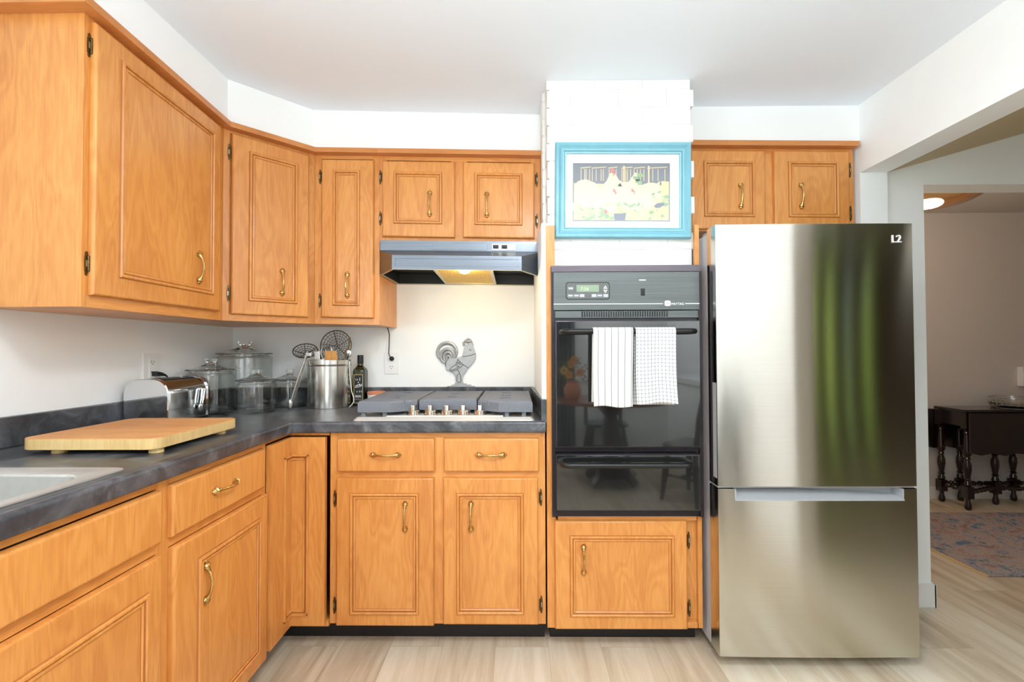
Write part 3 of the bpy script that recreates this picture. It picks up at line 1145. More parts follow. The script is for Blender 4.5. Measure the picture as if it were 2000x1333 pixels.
for a, b, dd in ((0.0, 0.30, 0.30), (0.36, 0.58, 0.05), (0.6, 0.84, 0.2)):
    # three nested beads following the fold, each a closed outline turned through the corner
    zlo, zhi = 5.65 + a, 31.1 - a
    y0, x1 = -27.35 + a, 27.62 - a
    w = b - a
    q = 24.86
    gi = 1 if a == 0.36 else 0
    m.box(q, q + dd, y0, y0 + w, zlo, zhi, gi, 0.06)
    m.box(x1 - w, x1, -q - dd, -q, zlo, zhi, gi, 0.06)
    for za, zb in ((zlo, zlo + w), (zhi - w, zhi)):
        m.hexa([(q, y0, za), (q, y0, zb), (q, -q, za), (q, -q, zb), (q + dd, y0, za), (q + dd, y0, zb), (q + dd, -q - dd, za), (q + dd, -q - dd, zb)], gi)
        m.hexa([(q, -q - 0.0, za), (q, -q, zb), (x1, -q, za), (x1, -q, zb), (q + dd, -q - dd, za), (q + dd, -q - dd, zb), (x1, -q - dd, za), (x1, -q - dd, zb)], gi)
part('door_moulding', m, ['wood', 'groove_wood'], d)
m = M(); m.zprism([(0.9, -31.2), (21, -31.2), (21, -21), (30.6, -21), (30.6, -18.6), (18.6, -18.6), (18.6, -31.2)], 0, 3.5)
part('toe_kick', m, 'toe', c)

c = thing('base_cabinet', (48, -12, 0), 'two-drawer two-door maple base cabinet under the cooktop', 'cabinet', 'maple base cabinets')
m = M(); m.box(30.75, 65.35, -23.3, -0.05, 3.9, 34.4)
part('cabinet_body', m, 'wood', c)
frame(BB, 30.75, 65.35, 3.9, ZB1, c, 1.6, 1.5, 0.85, 0.6, mid=(47.2, 49.6), rails=((27.0, 28.4),))
for a0, a1, hx in ((32.06, 47.66, 39.9), (49.16, 64.35, 56.7)):
    d = door(BB, a0, a1, 28.22, 33.58, c, name='drawer_front')
    add_handle(BB, hx, 31.0, 0.78, d, True)
door(BB, 31.95, 47.55, 3.85, 27.27, c, (34.22, 45.2, 5.75, 24.88), handle=(43.05, 21.25))
door(BB, 49.05, 64.15, 4.1, 27.27, c, (51.2, 61.85, 5.85, 24.88), handle=(53.52, 21.3))
for z, zz in ((23.8, 6.8),):
    for y_ in (z, zz):
        add_hinge(BB, 31.5, y_, c, 1)
        add_hinge(BB, 64.65, y_ + 0.2, c, -1)
m = M(); m.box(30.6, 65.35, -21, -18.6, 0, 3.9)
part('toe_kick', m, 'toe', c)

c = thing('oven_cabinet', (78, -12, 0), 'tall maple cabinet around the wall oven with a single door below it', 'cabinet')
m = M()
BB.box(m, 65.62, 67.05, 3.3, 67.8, -0.75, 0.0, 0, 0.03)
BB.box(m, 89.62, 90.32, 3.3, 67.8, -0.75, 0.0, 0, 0.03)
BB.box(m, 67.35, 89.5, 20.3, 21.6, -0.75, -0.004, 1, 0.03)
BB.box(m, 67.35, 89.5, 3.3, 4.2, -0.75, -0.004, 1, 0.03)
part('face_frame', m, ['wood', 'woodx'], c)
m = M()
m.box(66.1, 66.7, -23.32, -0.1, 3.4, 61.2); m.box(89.72, 90.32, -23.32, -0.1, 3.4, 61.2)
m.box(66.7, 89.72, -23.32, -0.1, 3.4, 20.4)
part('cabinet_body', m, 'wood', c)
door(BB, 66.8, 87.7, 3.42, 20.45, c, (69.17, 85.62, 5.5, 18.2), handle=(71.3, 14.55))
for z in (17.2, 6.5):
    add_hinge(BB, 88.15, z, c, -1)
m = M(); m.box(66.2, 90.2, -21, -18.6, 0, 3.4)
part('toe_kick', m, 'toe', c)

# ------------------------------------------------------------------ countertop and sink
c = thing('countertop', (30, -14, 34.46), 'L-shaped mottled slate laminate countertop with a rolled front edge', 'countertop')
m = M()
zb, zt = 34.46, CT
SX0, SX1, SY0, SY1 = 3.0, 22.2, -86, -55.2   # sink cut-out
m.zprism([(0.02, -0.02), (0.02, SY1), (24.2, SY1), (24.2, -24.2), (65.4, -24.2), (65.4, -0.02)], zb + 0.1, zt)
m.box(0.02, SX0, -100, SY1, zb + 0.1, zt); m.box(SX1, 24.2, -100, SY1, zb + 0.1, zt); m.box(SX0, SX1, -100, SY0, zb + 0.1, zt)
# rolled nosing
prof = [(1.0, zt), (0.45, zt)] + [(0.45 - 0.45 * math.sin(a), zt - 0.45 + 0.45 * math.cos(a)) for a in (0.4, 0.8, 1.2, 1.57)] + [(0.0, zb + 0.4)] + [(0.3 - 0.3 * math.cos(a), zb + 0.3 - 0.3 * math.sin(a)) for a in (0.5, 1.0, 1.57)] + [(1.0, zb)]
F0 = 25.1
loops = [[(65.4, -F0 + o, z) for o, z in prof], [(F0 - o, -F0 + o, z) for o, z in prof], [(F0 - o, -100, z) for o, z in prof]]
m.loft(loops, 0)
sd = Vector((1, 1, 0)).normalized() * 0.03
a, b = Vector((24.9, -24.9, 0)), Vector((1.0, -1.0, 0))
nn = Vector((sd.x, sd.y, 0))
m.zprism([tuple((a - nn * 1)[:2]), tuple((a + nn)[:2]), tuple((b + nn)[:2]), tuple((b - nn)[:2])], zt - 0.02, zt + 0.006, 1)
part('countertop_slab', m, ['lam', 'seam'], c)
m = M(); m.box(0.8, 64.3, -0.82, -0.02, CT, 39.82, 0, 0.18)
part('backsplash', m, 'lam', c)
m = M(); m.box(0.02, 0.82, -100, -0.02, CT, 39.95, 0, 0.2)
part('backsplash', m, 'lam', c)
m = M()
m.hexa([(63.7, -0.85, CT), (63.7, -0.85, 39.8), (64.72, -25.05, CT), (64.72, -25.05, 39.75), (64.5, -0.85, CT), (64.5, -0.85, 39.8), (65.56, -25.05, CT), (65.56, -25.05, 39.75)], 0, 0.08)
part('end_splash', m, 'lam', c)

c = thing('kitchen_sink', (13, -70, CT), 'drop-in stainless steel sink cut into the counter at the left edge', 'sink')
m = M()
oo = rrect(2.2, 23.3, -87, -54.35, 0.9)
L = [lift(oo, CT + 0.02), lift(oo, CT + 0.12), lift(rrect(2.35, 23.15, -86.85, -54.5, 0.9), CT + 0.19), lift(rrect(3.5, 22.1, -85.9, -55.45, 1.2), CT + 0.17), lift(rrect(3.6, 22.0, -85.8, -55.6, 1.2), CT + 0.1),
     lift(rrect(4.0, 21.75, -85.3, -56.3, 2.6), CT + 0.08), lift(rrect(4.25, 21.55, -85.0, -56.6, 2.6), CT - 0.2), lift(rrect(4.6, 21.2, -84.6, -57.0, 2.6), CT - 6.4), lift(rrect(5.6, 20.2, -83.6, -58, 2.6), CT - 7.2)]
m.loft(L, 0, False, True)
part('basin', m, 'sink', c, angle=50)
m = M(); m.lathe(13, -71, [(0.0, CT - 7.15), (1.7, CT - 7.15), (1.7, CT - 7.05), (1.5, CT - 7.0), (0, CT - 7.1)], 24)
part('drain', m, 'chrome', c)

# ------------------------------------------------------------------ range hood
WARP[0] = lambda k: (k.x, k.y, k.z - 0.016 * (k.x - 35.4))
c = thing('range_hood', (50.4, -9, 61.6), 'slate grey range hood with a glowing bulb below the two-door wall cabinet', 'range hood')
pl = [(35.45, -0.05), (35.45, -13.0), (39.4, -19.5), (61.75, -19.5), (65.3, -13.0), (65.3, -0.05)]
m = M()
zb = 61.75


def inset(poly, d, back=0.0):
    return [(poly[0][0] + d, poly[0][1] - back), (poly[1][0] + d, poly[1][1] + d * 0.5), (poly[2][0] + d * 0.6, poly[2][1] + d), (poly[3][0] - d * 0.6, poly[3][1] + d), (poly[4][0] - d, poly[4][1] + d * 0.5), (poly[5][0] - d, poly[5][1] - back)]


top = [(35.45, -0.05), (35.45, -12.95), (39.4, -12.97), (61.75, -12.97), (65.3, -12.95), (65.3, -0.05)]
mid = [(35.45, -0.05), (35.45, -13.0), (39.4, -19.35), (61.75, -19.35), (65.3, -13.0), (65.3, -0.05)]
L = [lift(top, 68.2), lift(top, 66.35)]
# the sloping lid: its front edge sits lower than its back edge
lid = [(35.45, -0.05, 66.3), (35.45, -13.0, 66.3), (39.4, -19.45, 64.15), (61.75, -19.45, 64.15), (65.3, -13.0, 66.3), (65.3, -0.05, 66.3)]
L += [lid, lift(pl, zb + 0.25), lift(pl, zb), lift(inset(pl, 0.35, 0.3), zb)]
m.loft(L, 0, True, False)
m.loft([lift(inset(pl, 0.35, 0.3), zb), lift(inset(pl, 0.4, 0.35), zb + 2.2)], 1, False, False)
nb = inset(pl, 0.4, 0.35)
m.face(m.vs(lift(nb, zb + 2.2)), 1)
# raised border on the front lip
for a in ((39.9, 61.25, 62.3, 62.38), (39.9, 61.25, 63.55, 63.63), (39.9, 39.98, 62.3, 63.6), (61.17, 61.25, 62.3, 63.6)):
    m.box(a[0], a[1], -19.56, -19.45, a[2], a[3], 0)
m.box(45.3, 55.4, -13.1, -12.9, 66.5, 67.75, 0, 0.04)
part('hood_body', m, ['hood', 'black'], c, angle=25)
m = M()
m.ring([lift(inset(pl, 0.02, 0.02), zb - 0.06), lift(inset(pl, 0.4, 0.4), zb - 0.06), lift(inset(pl, 0.4, 0.4), zb + 0.12), lift(inset(pl, 0.02, 0.02), zb + 0.02)])
part('rim', m, 'hoodrim', c, 'pale worn metal rim')
m = M()
m.hexa([(46.2, -1.4, zb + 0.15), (46.2, -1.4, zb + 0.45), (46.2, -18.9, zb + 0.75), (46.2, -18.9, zb + 1.05), (56.2, -1.4, zb + 0.15), (56.2, -1.4, zb + 0.45), (56.2, -18.9, zb + 0.75), (56.2, -18.9, zb + 1.05)], 0)
f = part('filter', m, 'filter', c, 'brass coloured mesh filter')
m = M()
fz = lambda y: zb + 0.12 + (-1.4 - y) / 17.5 * 0.6
for x0, x1, y0, y1 in ((45.8, 46.4, -19, -1.2), (56.0, 56.6, -19, -1.2), (46.4, 56.0, -1.9, -1.2), (46.4, 56.0, -19, -18.5)):
    m.hexa([(x0, y0, fz(y0) - 0.06), (x0, y0, fz(y0) + 0.35), (x0, y1, fz(y1) - 0.06), (x0, y1, fz(y1) + 0.35), (x1, y0, fz(y0) - 0.06), (x1, y0, fz(y0) + 0.35), (x1, y1, fz(y1) - 0.06), (x1, y1, fz(y1) + 0.35)])
part('filter_frame', m, 'hoodrim', f)
m = M(); m.sphere((51.6, -16.8, zb + 0.55), 1.15, sc=(1, 1, 0.75))
part('light_bulb', m, 'bulb', c, 'lit warm bulb')
m = M(); m.box(56.3, 60.75, -13.08, -12.9, 66.55, 67.75, 0, 0.06)
sw = part('switch_plate', m, 'outlet', c, 'white switch plate')
m = M(); m.box(59.4, 60.6, -13.12, -13.05, 66.75, 67.55)
part('sticker', m, 'mat', sw)
for x in (57.0, 58.6):
    m = M(); m.box(x - 0.5, x + 0.55, -13.12, -13.05, 66.8, 67.5, 0, 0.03); m.box(x - 0.22, x + 0.24, -13.3, -13.05, 66.95, 67.35, 0, 0.05)
    part('rocker_switch', m, 'black', sw)
WARP[0] = None
pt = bpy.data.lights.new('hood_bulb_light', 'POINT')
pt.energy = 2.2
pt.color = (1.0, 0.78, 0.48)
pt.shadow_soft_size = 0.03
po = bpy.data.objects.new('hood_bulb_light', pt)
po.location = Vector((51.6, -16.4, 60.4)) * IN
COL.objects.link(po)

# ------------------------------------------------------------------ cooktop
c = thing('cooktop', (49.2, -14, CT), 'five-burner stainless gas cooktop with grey cast iron grates', 'cooktop')
m = M()
L = [lift(rrect(34.4, 63.7, -24.45, -3.6, 0.5), CT + 0.01), lift(rrect(34.45, 63.65, -24.4, -3.65, 0.5), CT + 0.12), lift(rrect(34.9, 63.2, -23.9, -4.1, 0.5), CT + 0.55), lift(rrect(35.3, 62.8, -23.5, -4.5, 0.6), CT + 0.5)]
m.loft(L)
# raised control tray with the knobs
m.zprism([(39.6, -23.35), (58.6, -23.35), (56.0, -20.4), (42.2, -20.4)], CT + 0.4, CT + 0.72, 0, 0.1)
cook = part('cooktop_tray', m, 'cook', c)
lettering('brand_lettering', 'FRIGIDAIRE', 0.36, (36.1, -24.22, CT + 0.26), 'darkink', c, 'small grey brand lettering', 0.006, rot=(-math.radians(49), 0, 0), sp=1.15)
for i, x in enumerate((43.75, 46.55, 49.3, 52.0, 54.75)):
    m = M()
    z0 = CT + 0.6
    m.lathe(x, -22.0, [(1.1, z0), (1.1, z0 + 0.12), (0.98, z0 + 0.2), (0.98, z0 + 0.66), (0.84, z0 + 0.84), (0, z0 + 0.86)], 28)
    m.box(x - 0.34, x + 0.34, -22.85, -20.95, z0 + 0.75, z0 + 1.7, 0, 0.12)
    part('knob', m, 'knob', c)
for x, y, r in ((39.3, -18.3, 1.5), (39.3, -8.6, 1.3), (49.1, -12.2, 2.1), (59.0, -18.3, 1.5), (59.0, -8.6, 1.3)):
    m = M()
    m.lathe(x, y, [(r + 0.4, CT + 0.35), (r + 0.4, CT + 0.9), (r, CT + 1.15), (r, CT + 1.45), (r - 0.2, CT + 1.6), (0, CT + 1.62)], 28)
    part('burner', m, 'iron', c)


def grate(poly, hole_y, xc):
    """a heavy grate: closed skirt, cross bars and small openings over the burners"""
    m = M()
    zt, zs = CT + 3.0, CT + 1.25
    n = len(poly)
    cx = sum(p[0] for p in poly) / n
    cy = sum(p[1] for p in poly) / n
    ins = [(p[0] + (0.6 if p[0] < cx else -0.6), p[1] + (0.6 if p[1] < cy else -0.6)) for p in poly]
    out0 = [(p[0] + (0.18 if p[0] < cx else -0.18), p[1] + (0.2 if p[1] < cy else -0.2)) for p in poly]
    m.ring([lift(poly, zs), lift(poly, zt - 0.3), lift(out0, zt), lift(ins, zt), lift(ins, zs)])
    xs = [p[0] for p in poly]
    ys = [p[1] for p in poly]
    x0, x1 = min(xs) + 0.4, max(xs) - 0.4
    y = max(ys) - 1.35
    ylow = min(ys) + 0.9
    while y > ylow:
        a, b = x0, x1
        if len(poly) > 4 and y < -20.9:
            k = (-20.9 - y) / 2.6 * 3.6
            if cx < 49:
                b = x1 - k
            else:
                a = x0 + k
        hit = any(abs(y - h) < 0.95 for h in hole_y)
        segs = [(a, b)]
        if hit:
            segs = [(a, xc - 0.85), (xc + 0.85, b)]
        for s0, s1 in segs:
            m.box(s0, s1, y - 0.34, y + 0.34, zt - 0.9, zt - 0.03, 0, 0.08, 1)
        y -= 1.02
    for px in (x0 + 0.9, xc, x1 - 0.9):
        m.box(px - 0.3, px + 0.3, ylow - 0.3 if len(poly) == 4 else -20.6, max(ys) - 0.4, zt - 1.1, zt - 0.5)
    for fx, fy in ((x0 + 0.6, max(ys) - 0.8), (x1 - 0.6, max(ys) - 0.8), (x0 + 1.0, min(ys) + 0.8) if cx < 56 else (x0 + 4.5, min(ys) + 0.8), (x1 - 1.0, min(ys) + 0.8) if cx > 42 else (x1 - 4.5, min(ys) + 0.8)):
        m.box(fx - 0.35, fx + 0.35, fy - 0.3, fy + 0.3, CT + 0.3, zs + 0.5, 0, 0.06)
    return m


part('grate', grate([(34.9, -23.4), (40.4, -23.4), (44.05, -20.75), (44.05, -4.2), (34.3, -4.2)], (-7.4, -13.6, -17.6), 39.3), 'iron', c)
part('grate', grate([(44.3, -20.35), (54.05, -20.35), (54.05, -4.2), (44.3, -4.2)], (-9.5, -15.6), 49.1), 'iron', c)
part('grate', grate([(54.3, -20.75), (57.9, -23.4), (63.4, -23.4), (63.4, -4.2), (54.3, -4.2)], (-8.4, -13.6, -17.6), 58.9), 'iron', c)

# ------------------------------------------------------------------ wall oven
c = thing('wall_oven', (78.3, -22, 21.1), 'black built-in wall oven with a grey control panel and lower drawer', 'oven')
m = M()
m.box(67.4, 89.45, -24.0, -4, 21.7, 60.9)
part('oven_box', m, 'black', c)
m = M()
m.box(66.4, 67.0, -25.0, -24.1, 21.15, 61.1, 0, 0.05); m.box(89.75, 90.3, -25.0, -24.1, 21.15, 61.1, 0, 0.05)
m.box(67.0, 89.75, -24.6, -24.05, 21.15, 22.3, 0, 0.05)
m.box(67.0, 89.75, -24.6, -24.05, 31.4, 32.5); m.box(67.0, 89.75, -24.5, -24.05, 52.2, 53)
part('trim_frame', m, 'blackmetal', c)
m = M(); m.box(66.4, 90.3, -25.05, -24.1, 60.05, 61.12, 0, 0.08)
part('top_trim', m, 'oventrim', c, 'plum grey brushed top strip')
m = M(); m.box(66.75, 89.85, -25.15, -24.1, 53.95, 60.0, 0, 0.05)
pn = part('control_panel', m, 'ovenpanel', c)
FY = -25.16
m = M(); m.box(66.75, 84.1, FY - 0.02, FY, 54.86, 54.98); m.box(87.6, 89.85, FY - 0.02, FY, 54.86, 54.98)
m.yprism(rrect(84.35, 85.3, 54.55, 55.4, 0.25), FY - 0.03, FY)
part('white_line', m, 'ink', pn)
lettering('brand_lettering', 'MAYTAG', 0.5, (85.4, FY, 54.72), 'ink', pn, 'small white brand lettering', 0.01)
lettering('logo_mark', 'M', 0.5, (84.6, FY - 0.03, 54.78), 'darkink', pn, None, 0.01)
m = M(); m.yprism(rrect(68.75, 75.6, 55.7, 58.35, 0.4), FY - 0.03, FY + 0.02)
m.ring([[(p[0], FY - 0.05, p[1]) for p in rrect(68.68, 75.68, 55.62, 58.42, 0.45)], [(p[0], FY - 0.05, p[1]) for p in rrect(68.8, 75.56, 55.75, 58.3, 0.4)], [(p[0], FY + 0.02, p[1]) for p in rrect(68.8, 75.56, 55.75, 58.3, 0.4)], [(p[0], FY + 0.02, p[1]) for p in rrect(68.68, 75.68, 55.62, 58.42, 0.45)]], 1)
kp = part('keypad', m, ['lcdframe', 'black'], c)
m = M(); m.box(70.4, 73.95, FY - 0.05, FY, 56.85, 57.95)
part('clock_display', m, 'lcd', kp)
lettering('clock_digits', '7:56', 0.8, (70.95, FY - 0.05, 57.07), 'lcdink', kp, None, 0.008, shear=0.18)
K = FY - 0.04
for x, z, rows in ((69.05, 57.15, 1), (69.0, 55.98, 1), (69.95, 55.98, 1), (70.85, 55.98, 2), (72.75, 55.98, 2), (73.65, 55.98, 1), (74.6, 55.98, 2)):
    m = M()
    m.box(x, x + 0.85, K - 0.01, K + 0.02, z - 0.02, z + 0.55)
    for k in range(rows):
        q = x + 0.1
        zz = z + (0.2 if rows == 1 else 0.08) + k * 0.22
        while q < x + 0.7:
            m.box(q, q + 0.08, K - 0.02, K, zz, zz + 0.16, 1)
            q += 0.115
    part('key', m, ['key', 'ink'], kp)
for s, z in ((1, 57.35), (-1, 57.15)):
    m = M()
    tri = [(74.65, z), (75.3, z), (74.975, z + 0.5 * s)]
    tri2 = [(74.82, z + 0.1 * s), (75.13, z + 0.1 * s), (74.975, z + 0.34 * s)]
    m.ring([[(p[0], K - 0.02, p[1]) for p in tri], [(p[0], K - 0.02, p[1]) for p in tri2], [(p[0], K, p[1]) for p in tri2], [(p[0], K, p[1]) for p in tri]])
    part('arrow_key', m, 'ink', kp)
m = M(); m.box(80.6, 81.25, FY - 0.06, FY, 56.2, 57.35, 0, 0.02); m.box(80.72, 81.12, FY - 0.16, FY - 0.03, 56.4, 57.05, 0, 0.05)
part('light_switch', m, 'black', pn)
m = M()
q = 80.35
while q < 81.35:
    m.box(q, q + 0.09, FY - 0.02, FY, 58.62, 58.78); q += 0.12
part('switch_printing', m, 'ink', pn)
m = M()
m.box(67.0, 89.75, -24.9, -24.1, 52.72, 53.85, 0, 0.03)
vp = part('vent_strip', m, 'ovenpanel', c)
m = M()
for i in range(36):
    x = 71.2 + i * 0.385
    m.box(x, x + 0.25, -24.93, -24.7, 52.85, 53.78)
part('vent_slots', m, 'blackgloss', vp)
m = M(); m.box(66.9, 89.6, -26.1, -24.65, 32.35, 52.25, 0, 0.08)
d = part('oven_door', m, 'blackmetal', c)
m = M(); m.box(67.05, 89.45, -26.18, -26.0, 32.5, 52.1, 0, 0.05)
part('door_glass', m, 'ovenglass', d)


def bar(x0, x1, z, y0, y1, r):
    pts = [(x0, y0, z)]
    for i in range(7):
        a = math.pi / 2 * i / 6
        pts.append((x0 + 1.3 * (1 - math.cos(a)) * 1.0, y1 + (1.3 - 1.3 * math.sin(a)), z))
    pts2 = [(x0 + x1 - p[0], p[1], p[2]) for p in reversed(pts)]
    mm = M()
    mm.tube(pts + pts2, r, 12)
    return mm


part('oven_handle', bar(67.9, 88.3, 50.45, -26.1, -28.2, 0.42), 'black', d)
m = M(); m.box(66.9, 89.4, -26.1, -24.65, 22.5, 31.3, 0, 0.08)
d2 = part('lower_door', m, 'blackmetal', c)
m = M(); m.box(67.05, 89.25, -26.18, -26.0, 22.65, 31.15, 0, 0.05)
part('door_glass', m, 'ovenglass', d2)
part('oven_handle', bar(67.7, 87.6, 30.05, -26.1, -28.2, 0.42), 'black', d2)

# ------------------------------------------------------------------ tea towels over the oven handle


def towel(name, x0, x1, zf, zback, mat, label, seed, px, flare, group='tea towels on the oven handle'):
    zc, yc, r = 50.45, -28.2, 0.56
    arc = math.pi * r
    lf = 50.45 - zf
    lb = 50.45 - zback
    tot = lf + arc + lb
    rn = random.Random(seed)
    ph = [rn.uniform(0, 6.28) for _ in range(4)]

    def pos(u, v):
        s = v * tot
        x = x0 + (x1 - x0) * u
        if s < lb:
            y, z, q = yc + r, zc - (lb - s), (lb - s) / max(lb, 0.1)
            x += 0.25 * (u - 0.5) * q
            y += 0.1 * math.sin(u * 9 + ph[0]) * q + 0.3 * q
        elif s < lb + arc:
            a = (s - lb) / r
            y, z = yc + r * math.cos(a), zc + r * math.sin(a)
        else:
            q = (s - lb - arc) / lf
            z = zc - (s - lb - arc)
            y = yc - r - 0.16 * q * math.sin(u * 5.5 + ph[1] + 1.2 * q) - 0.1 * q * math.sin(u * 12 + ph[2])
            x += flare * (q ** 2.2) * (0.4 + 0.9 * u) * 0.5 - 0.22 * math.sin(3.1 * q + ph[3]) * q * 0.6
            z += 0.16 * math.sin(u * 6 + ph[2]) * q
        return (x, y, z)
    m = M()
    m.grid(pos, 36, 90, 0, lambda u, v: ((x1 - x0) * u + 0.35, v * tot + 0.1))
    o = put(name, m.mesh(name, mat, (x0, yc, zf), 60), None, (x0, yc, zf))
    md = o.modifiers.new('thickness', 'SOLIDIFY')
    md.thickness = 0.09 * IN
    md.offset = 0
    return tag(o, label, 'towel', group)


towel('tea_towel', 72.45, 78.45, 39.05, 39.6, 'towel1', 'white tea towel with thin grey stripes on the oven handle', 2, 1, -0.35)
towel('tea_towel', 78.85, 84.9, 39.5, 39.2, 'towel2', 'white tea towel with a fine dark check on the oven handle', 7, 1, 0.25)

# ------------------------------------------------------------------ refrigerator
c = thing('refrigerator', (105.7, -15, 0), 'tall stainless bottom-freezer refrigerator beside the black wall oven', 'refrigerator')
m = M(); m.box(91.35, 120.15, -25.6, -3, 1.2, 66.1, 0, 0.12)
part('case', m, 'case', c, 'silver grey painted cabinet')
m = M(); m.box(92.2, 119.3, -25.0, -6, 0.35, 1.4)
part('kick_plate', m, 'black', c)
for x in (93.5, 118):
    for y in (-23.5, -6.5):
        m = M(); m.lathe(x, y, [(0.6, 0), (0.75, 0.1), (0.75, 0.3), (0.4, 0.4), (0.4, 1.2)], 16)
        part('foot', m, 'black', c)
FX0, FX1, FYF = 90.92, 120.5, -28.72


def fridge_door(z0, z1, bow=0.22, notch=None):
    """slightly bowed front; optional recess (x0, x1, depth z) cut in the top edge"""
    m = M()
    n = 28
    xs = [FX0 + (FX1 - FX0) * i / n for i in range(n + 1)]
    if notch:
        xs = sorted(set(xs + [notch[0], notch[1]]))
    f = lambda x: FYF - bow * (1 - ((x - (FX0 + FX1) / 2) / ((FX1 - FX0) / 2)) ** 2)
    yb = -25.75
    out = [(x, f(x)) for x in xs]
    out[0] = (FX0, FYF + 0.12)
    out.insert(1, (FX0 + 0.05, FYF + 0.0))
    out[-1] = (FX1, FYF + 0.12)
    out.insert(-1, (FX1 - 0.05, FYF))
    poly = out + [(FX1, yb), (FX0, yb)]
    if not notch:
        m.zprism(poly, z0, z1, 0, 0.05)
    else:
        zn = z1 - notch[2]
        m.zprism(poly, z0, zn, 0, 0.0)
        left = [p for p in out if p[0] <= notch[0] + 1e-6] + [(notch[0], yb), (FX0, yb)]
        right = [p for p in out if p[0] >= notch[1] - 1e-6] + [(FX1, yb), (notch[1], yb)]
        m.zprism(left, zn, z1); m.zprism(right, zn, z1)
    return m


du = part('refrigerator_door', fridge_door(27.1, 66.55), 'steel', c, 'upper stainless door', angle=30)
dl = part('freezer_door', fridge_door(1.9, 26.75, notch=(93.4, 118.5, 1.62)), 'steel', c, 'lower stainless door', angle=30)
m = M()
m.box(93.42, 118.48, -26.6, -25.8, 25.15, 26.7); m.box(93.42, 118.48, -28.95, -26.6, 25.0, 25.2, 0, 0.03)
m.box(93.42, 93.6, -28.8, -26.6, 25.2, 26.7); m.box(118.3, 118.48, -28.8, -26.6, 25.2, 26.7)
m.hexa([(93.6, -26.6, 25.2), (93.6, -26.6, 26.7), (93.6, -28.9, 25.2), (93.6, -28.9, 25.21), (118.3, -26.6, 25.2), (118.3, -26.6, 25.6), (118.3, -28.9, 25.2), (118.3, -28.9, 25.21)])
part('pocket_handle', m, 'plastic', dl, 'pale grey moulded pocket')
m = M(); m.box(FX0 - 0.02, FX0 + 0.3, -28.5, -27.2, 28.2, 42.6, 0, 0.04)
part('side_pocket', m, 'plastic', du, 'pale grey side grip')
m = M(); m.box(91.1, 120.3, -28.3, -25.9, 26.78, 27.06)
part('hinge_spacer', m, 'plastic', c)
for x, zz in ((91.5, 66.5), (117.2, 66.75)):
    m = M(); m.box(x, x + 2.7, -28.0, -22.5, 66.1, zz, 0, 0.1)
    part('hinge_cover', m, 'plastic', c)
lettering('brand_badge', 'L2', 1.62, (117.25, FYF - 0.14, 63.65), 'trim', du, 'raised chrome letters L2', 0.08, sp=0.92)

# ------------------------------------------------------------------ framed picture on the chimney
c = put('framed_picture', None, None, (78.3, -22.2, 65.8))
tag(c, 'turquoise framed picture of white hens hung on the white brick chimney', 'picture')
FPX0, FPX1, FPZ0, FPZ1 = 67.2, 89.45, 65.95, 81.75
Y0 = -22.15


def fr(i, y):
    return [(FPX0 + i, y, FPZ0 + i), (FPX1 - i, y, FPZ0 + i), (FPX1 - i, y, FPZ1 - i), (FPX0 + i, y, FPZ1 - i)]


m = M()
m.ring([fr(0, Y0), fr(0, Y0 - 0.9), fr(0.15, Y0 - 1.15), fr(0.55, Y0 - 1.2), fr(0.95, Y0 - 0.85), fr(1.1, Y0 - 0.85), fr(1.12, Y0 - 0.95), fr(1.3, Y0 - 0.95), fr(1.32, Y0 - 0.7), fr(1.5, Y0 - 0.68), fr(1.52, Y0 - 0.78), fr(1.72, Y0 - 0.74), fr(1.75, Y0 - 0.35), fr(1.75, Y0)])
fo = part('frame', m, 'frame', c, 'turquoise painted wooden frame', angle=20)
m = M()
m.ring([fr(1.3, Y0 - 0.9), fr(1.3, Y0 - 0.96), fr(1.38, Y0 - 0.96), fr(1.38, Y0 - 0.9)]); m.ring([fr(1.68, Y0 - 0.7), fr(1.68, Y0 - 0.78), fr(1.78, Y0 - 0.76), fr(1.78, Y0 - 0.7)])
part('frame_bead', m, 'frameline', fo)
m = M(); m.box(FPX0 + 1.6, FPX1 - 1.6, Y0 - 0.34, Y0 - 0.05, FPZ0 + 1.6, FPZ1 - 1.6)
part('picture_mat', m, 'mat', c)
PX0, PX1, PZ0, PZ1 = 70.3, 86.0, 69.0, 78.35
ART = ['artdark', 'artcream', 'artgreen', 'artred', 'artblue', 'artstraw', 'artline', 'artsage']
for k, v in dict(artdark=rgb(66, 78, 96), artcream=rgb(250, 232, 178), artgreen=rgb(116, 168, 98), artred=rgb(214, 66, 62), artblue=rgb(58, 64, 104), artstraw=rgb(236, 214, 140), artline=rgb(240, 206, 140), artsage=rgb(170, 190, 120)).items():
    MT[k] = plain(k, tuple(0.84 * c_ + 0.16 * f_ for c_, f_ in zip(v, (0.86, 0.86, 0.84, 1))), 0.7)  # tints blended towards off-white, painting in the hazy glare of the glass
m = M()
YA = Y0 - 0.36


def U(u, v):
    return (PX0 + (PX1 - PX0) * u, PZ0 + (PZ1 - PZ0) * v)


def blob(poly, mi, lay):
    y = YA - 0.004 * lay
    m.face(m.vs([(U(*p)[0], y, U(*p)[1]) for p in poly]), mi)


def ell(cx, cy, rx, ry, mi, lay, n=18, rot=0, jit=0.0):
    r_ = random.Random(int(cx * 1000 + cy * 77))
    pts = []
    for i in range(n):
        a = 2 * math.pi * i / n
        k = 1 + r_.uniform(-jit, jit)
        x, y = rx * math.cos(a) * k, ry * math.sin(a) * k
        pts.append((min(1, max(0, cx + x * math.cos(rot) - y * math.sin(rot))), min(1, max(0, cy + x * math.sin(rot) + y * math.cos(rot)))))
    blob(pts, mi, lay)


